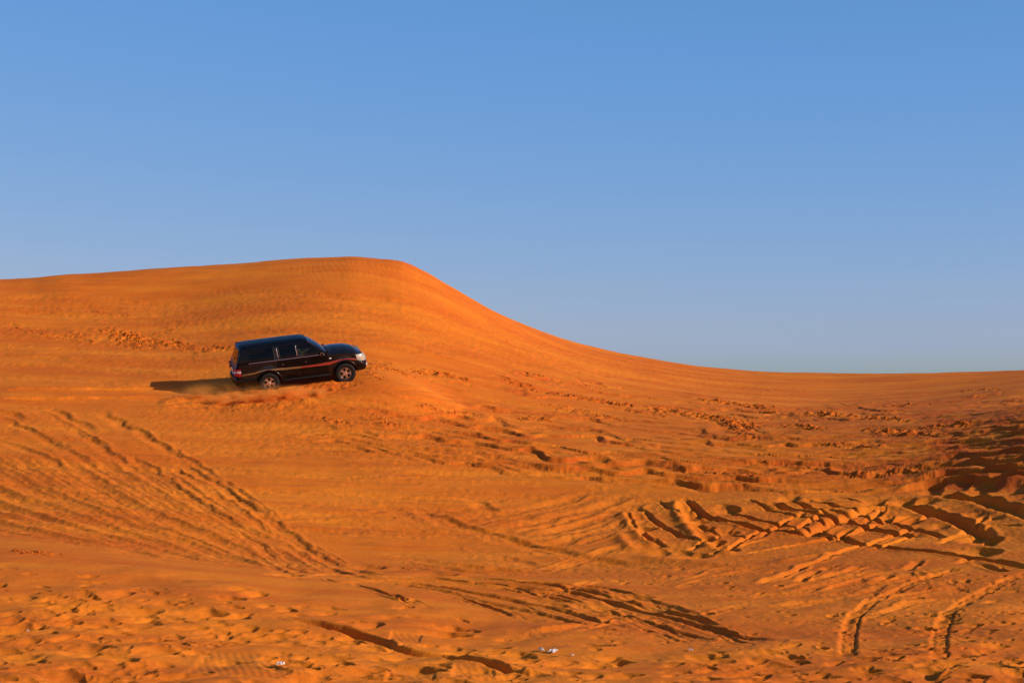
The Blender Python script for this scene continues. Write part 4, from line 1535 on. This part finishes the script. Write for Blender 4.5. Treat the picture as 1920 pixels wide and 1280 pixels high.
# ------------------------------------------------------------------ clods of damp crust
ico = bmesh.new(); bmesh.ops.create_icosphere(ico, subdivisions=1, radius=1.0)
iv = np.array([v.co[:] for v in ico.verts]); ic = np.array([[v.index for v in f.verts] for f in ico.faces]); ico.free()
RU = np.array(RUB)
zz = sample(Zt, RU[:, 0], RU[:, 1])
nv = len(iv)
allv, allf = [], []
for k, (x, y, s) in enumerate(RU):
    j = iv * (1 + rng.normal(0, .18, (nv, 1))) * s * np.array([rng.uniform(.8, 1.6), rng.uniform(.8, 1.4), rng.uniform(.5, 1.0)])
    t = rng.random() * 6.28
    j = np.c_[j[:, 0] * math.cos(t) - j[:, 1] * math.sin(t), j[:, 0] * math.sin(t) + j[:, 1] * math.cos(t), j[:, 2]]
    allv.append(j + np.array([x, y, zz[k] + s * .25])); allf.append(ic + k * nv)
allv, allf = np.concatenate(allv), np.concatenate(allf)
me = bpy.data.meshes.new('sand_clods')
me.vertices.add(len(allv)); me.vertices.foreach_set('co', allv.astype(np.float32).ravel())
me.loops.add(allf.size); me.loops.foreach_set('vertex_index', allf.astype(np.int32).ravel())
me.polygons.add(len(allf)); me.polygons.foreach_set('loop_start', np.arange(0, allf.size, 3, dtype=np.int32))
me.update(calc_edges=True)
clods = bpy.data.objects.new('sand_clods', me)
me.materials.append(sand_material('damp_sand', .72))
clods['kind'] = 'stuff'
clods['label'] = 'crumbled clods of damp sand strewn along the slope'
COL.objects.link(clods)

# ------------------------------------------------------------------ litter
M_PAPER = simple('paper', (.80, .77, .72), .7, bump=(20, .3))


def scrap(u, v, w, d, h, rot, label, seed):
    gx, gy = ground_at(u, v, Zt)
    gz = float(sample(Zt, np.array([gx]), np.array([gy]))[0])
    rs = random.Random(seed)
    bm = bmesh.new()
    rows = []
    for i in range(8):
        row = []
        for j in range(6):
            a, b = i / 7 - .5, j / 5 - .5
            e = 1 - .35 * rs.random() * (abs(a) > .4 or abs(b) > .4)
            row.append((a * w * e, b * d * e, h * (.35 + .65 * rs.random()) * (1 - 1.2 * (a * a + b * b))))
        rows.append(row)
    add_grid(bm, rows)
    bmesh.ops.solidify(bm, geom=bm.faces[:], thickness=.004)
    o = link('paper_scrap', bm, M_PAPER, None, smooth=False)
    o.location = (gx, gy, gz + .012)
    o.rotation_euler = (.12, .10, rot)
    o['label'] = label; o['category'] = 'litter'; o['group'] = 'scraps of white litter on the sand'


scrap(1038, 1223, .15, .24, .06, -.5, 'largest white paper scrap on the churned sand, at bottom centre', 1)
scrap(1015, 1221, .10, .18, .05, .4, 'small white paper scrap just left of the largest scrap', 2)
scrap(1073, 1231, .06, .09, .03, .2, 'tiny white paper scrap just right of the largest scrap', 3)
scrap(527, 1248, .13, .16, .07, -.3, 'crumpled white paper scrap beside the ribbed skid print at bottom left', 4)
scrap(1295, 1222, .07, .12, .05, .1, 'small white paper scrap right of centre, alone below the wheel ruts', 5)
scrap(52, 1185, .05, .08, .03, .3, 'tiny white paper scrap near the left edge of the trampled sand', 6)


# ------------------------------------------------------------------ sand and dust flung up by the wheels
def dust(name, u0, u1, v, y0, size, dens, label, scale, soft, thr, seed):
    a, b = ground_at((u0 + u1) / 2, v, Zt)
    y = y0
    x = ((u0 + u1) / 2 - PW / 2) / FPX * y
    z = float(sample(Zt, np.array([x]), np.array([y]))[0])
    bm = bmesh.new()
    bmesh.ops.create_icosphere(bm, subdivisions=4, radius=1.0)
    o = link(name, bm, None, None)
    o.data.materials.clear()
    o.location = (x, y, z + size[2] * .22)
    o.scale = size
    o.rotation_euler = (.0, R(-4), R(6))
    m, nt, out = mat(name)
    L = nt.links.new
    tc = node(nt, 'ShaderNodeTexCoord')
    ln = node(nt, 'ShaderNodeVectorMath', operation='LENGTH'); L(tc.outputs['Object'], ln.inputs[0])
    fall = node(nt, 'ShaderNodeMapRange', interpolation_type='SMOOTHSTEP'); L(ln.outputs['Value'], fall.inputs['Value'])
    fall.inputs['From Min'].default_value = 1.0; fall.inputs['From Max'].default_value = soft
    ge = node(nt, 'ShaderNodeNewGeometry')
    mp = node(nt, 'ShaderNodeMapping'); mp.inputs['Scale'].default_value = scale; mp.inputs['Location'].default_value = (seed, 0, 0)
    mp.inputs['Rotation'].default_value = (0, R(25), 0)
    L(ge.outputs['Position'], mp.inputs['Vector'])
    nz = node(nt, 'ShaderNodeTexNoise', Scale=1.0, Detail=6.0, Roughness=.62, Distortion=.4); L(mp.outputs[0], nz.inputs['Vector'])
    nr = node(nt, 'ShaderNodeMapRange'); L(nz.outputs['Fac'], nr.inputs['Value'])
    nr.inputs['From Min'].default_value = thr; nr.inputs['From Max'].default_value = thr + .22
    mu = node(nt, 'ShaderNodeMath', operation='MULTIPLY'); L(fall.outputs[0], mu.inputs[0]); L(nr.outputs[0], mu.inputs[1])
    sx = node(nt, 'ShaderNodeSeparateXYZ'); L(tc.outputs['Object'], sx.inputs[0])
    hz = node(nt, 'ShaderNodeMapRange'); L(sx.outputs['Z'], hz.inputs['Value'])
    hz.inputs['From Min'].default_value = .9; hz.inputs['From Max'].default_value = -.1
    mu2 = node(nt, 'ShaderNodeMath', operation='MULTIPLY'); L(mu.outputs[0], mu2.inputs[0]); L(hz.outputs[0], mu2.inputs[1])
    mu3 = node(nt, 'ShaderNodeMath', operation='MULTIPLY'); L(mu2.outputs[0], mu3.inputs[0]); mu3.inputs[1].default_value = dens
    pv = node(nt, 'ShaderNodeVolumePrincipled')
    pv.inputs['Color'].default_value = (.98, .50, .11, 1)
    pv.inputs['Anisotropy'].default_value = .2
    L(mu3.outputs[0], pv.inputs['Density'])
    L(pv.outputs[0], out.inputs['Volume'])
    o.data.materials.append(m)
    o['kind'] = 'stuff'; o['label'] = label
    return o


dust('sand_spray', 385, 620, 748, 63.6, (2.6, .8, .50), 32.0, 'thick orange sand thrown up beside the rear wheel', (2.0, 2.0, 3.0), .05, .46, 0)
dust('dust_cloud', 255, 530, 735, 64.4, (3.2, 1.3, .62), 2.6, 'thin drifting dust trailing behind the car', (1.2, 1.2, 2.0), .05, .44, 5)
# ------------------------------------------------------------------ daylight
SUN_EL, SUN_AZ = R(22.3), R(-19.0)          # height; bearing from +X (right), negative = towards the camera
sd = Vector((math.cos(SUN_EL) * math.cos(SUN_AZ), math.cos(SUN_EL) * math.sin(SUN_AZ), math.sin(SUN_EL)))
sun = bpy.data.lights.new('sun', 'SUN')
sun.energy = 5.0
sun.angle = R(.5)
sun.color = (1.0, .965, .86)
so_ = bpy.data.objects.new('sun', sun)
so_.rotation_euler = (-sd).to_track_quat('-Z', 'Y').to_euler()
so_.location = (30, 20, 40)
COL.objects.link(so_)
wd = bpy.data.worlds.new('World')
scene.world = wd
wd.use_nodes = True
nt = wd.node_tree
for n in list(nt.nodes):
    nt.nodes.remove(n)
sky = nt.nodes.new('ShaderNodeTexSky')
sky.sky_type = 'NISHITA'
sky.sun_disc = False
sky.sun_elevation = SUN_EL
sky.sun_rotation = math.pi / 2 - SUN_AZ
sky.altitude = 0
sky.air_density = .6
sky.dust_density = .7
sky.ozone_density = 6.0
bg = nt.nodes.new('ShaderNodeBackground'); bg.inputs['Strength'].default_value = .15
wo = nt.nodes.new('ShaderNodeOutputWorld')
# colour response of the photograph's sky, channel by channel
sp_ = nt.nodes.new('ShaderNodeSeparateColor'); cb = nt.nodes.new('ShaderNodeCombineColor')
nt.links.new(sky.outputs[0], sp_.inputs[0])
for ch, (gain, gam) in enumerate(((1.11, 1.04), (1.625, .47), (3.38, .29))):
    pw = nt.nodes.new('ShaderNodeMath'); pw.operation = 'POWER'; pw.inputs[1].default_value = gam
    ml = nt.nodes.new('ShaderNodeMath'); ml.operation = 'MULTIPLY'; ml.inputs[1].default_value = gain
    nt.links.new(sp_.outputs[ch], pw.inputs[0]); nt.links.new(pw.outputs[0], ml.inputs[0])
    if ch:                           # overhead, darker than anything in view, the sky keeps its own ratio
        pr = nt.nodes.new('ShaderNodeMath'); pr.operation = 'MULTIPLY'; pr.inputs[1].default_value = (0, 1.24, 1.30)[ch]
        mn = nt.nodes.new('ShaderNodeMath'); mn.operation = 'MINIMUM'
        nt.links.new(sp_.outputs[ch], pr.inputs[0]); nt.links.new(pr.outputs[0], mn.inputs[0]); nt.links.new(ml.outputs[0], mn.inputs[1]); ml = mn
    last = ml
    if ch == 0:                      # red added to the unseen sky round the sun, to warm shaded sand
        sb = nt.nodes.new('ShaderNodeMath'); sb.operation = 'SUBTRACT'; sb.inputs[1].default_value = 2.6
        mxn = nt.nodes.new('ShaderNodeMath'); mxn.operation = 'MAXIMUM'; mxn.inputs[1].default_value = 0
        ad = nt.nodes.new('ShaderNodeMath'); ad.operation = 'ADD'
        nt.links.new(sp_.outputs[0], sb.inputs[0]); nt.links.new(sb.outputs[0], mxn.inputs[0])
        bo = nt.nodes.new('ShaderNodeMath'); bo.operation = 'MULTIPLY'; bo.inputs[1].default_value = 2.2
        nt.links.new(mxn.outputs[0], bo.inputs[0]); nt.links.new(bo.outputs[0], ad.inputs[0]); nt.links.new(ml.outputs[0], ad.inputs[1]); last = ad
    if ch == 0:
        red = ml
    if ch == 2:                      # haze takes the blue out where the sky pales
        rk = nt.nodes.new('ShaderNodeMath'); rk.operation = 'MULTIPLY'; rk.inputs[1].default_value = .64
        sb2 = nt.nodes.new('ShaderNodeMath'); sb2.operation = 'SUBTRACT'
        lo = nt.nodes.new('ShaderNodeMath'); lo.operation = 'MAXIMUM'
        fl = nt.nodes.new('ShaderNodeMath'); fl.operation = 'MULTIPLY'; fl.inputs[1].default_value = .3
        nt.links.new(red.outputs[0], rk.inputs[0]); nt.links.new(ml.outputs[0], sb2.inputs[0]); nt.links.new(rk.outputs[0], sb2.inputs[1])
        nt.links.new(ml.outputs[0], fl.inputs[0]); nt.links.new(sb2.outputs[0], lo.inputs[0]); nt.links.new(fl.outputs[0], lo.inputs[1]); last = lo
    nt.links.new(last.outputs[0], cb.inputs[ch])
nt.links.new(cb.outputs[0], bg.inputs['Color']); nt.links.new(bg.outputs[0], wo.inputs['Surface'])

cam = bpy.data.cameras.new('camera')
cam.sensor_width = 36.0
cam.lens = FPX / PW * 36.0
cam.clip_end = 6000
co = bpy.data.objects.new('camera', cam)
co.location = (0, 0, EYE)
co.rotation_euler = (math.pi / 2 + PITCH, 0, 0)
COL.objects.link(co)
scene.camera = co
scene.view_settings.view_transform = 'Standard'
scene.view_settings.look = 'None'
scene.view_settings.exposure = 0
scene.view_settings.gamma = 1
scene.view_settings.use_curve_mapping = False
scene.cycles.volume_step_rate = .4
scene.cycles.volume_bounces = 6
scene.cycles.max_bounces = 10
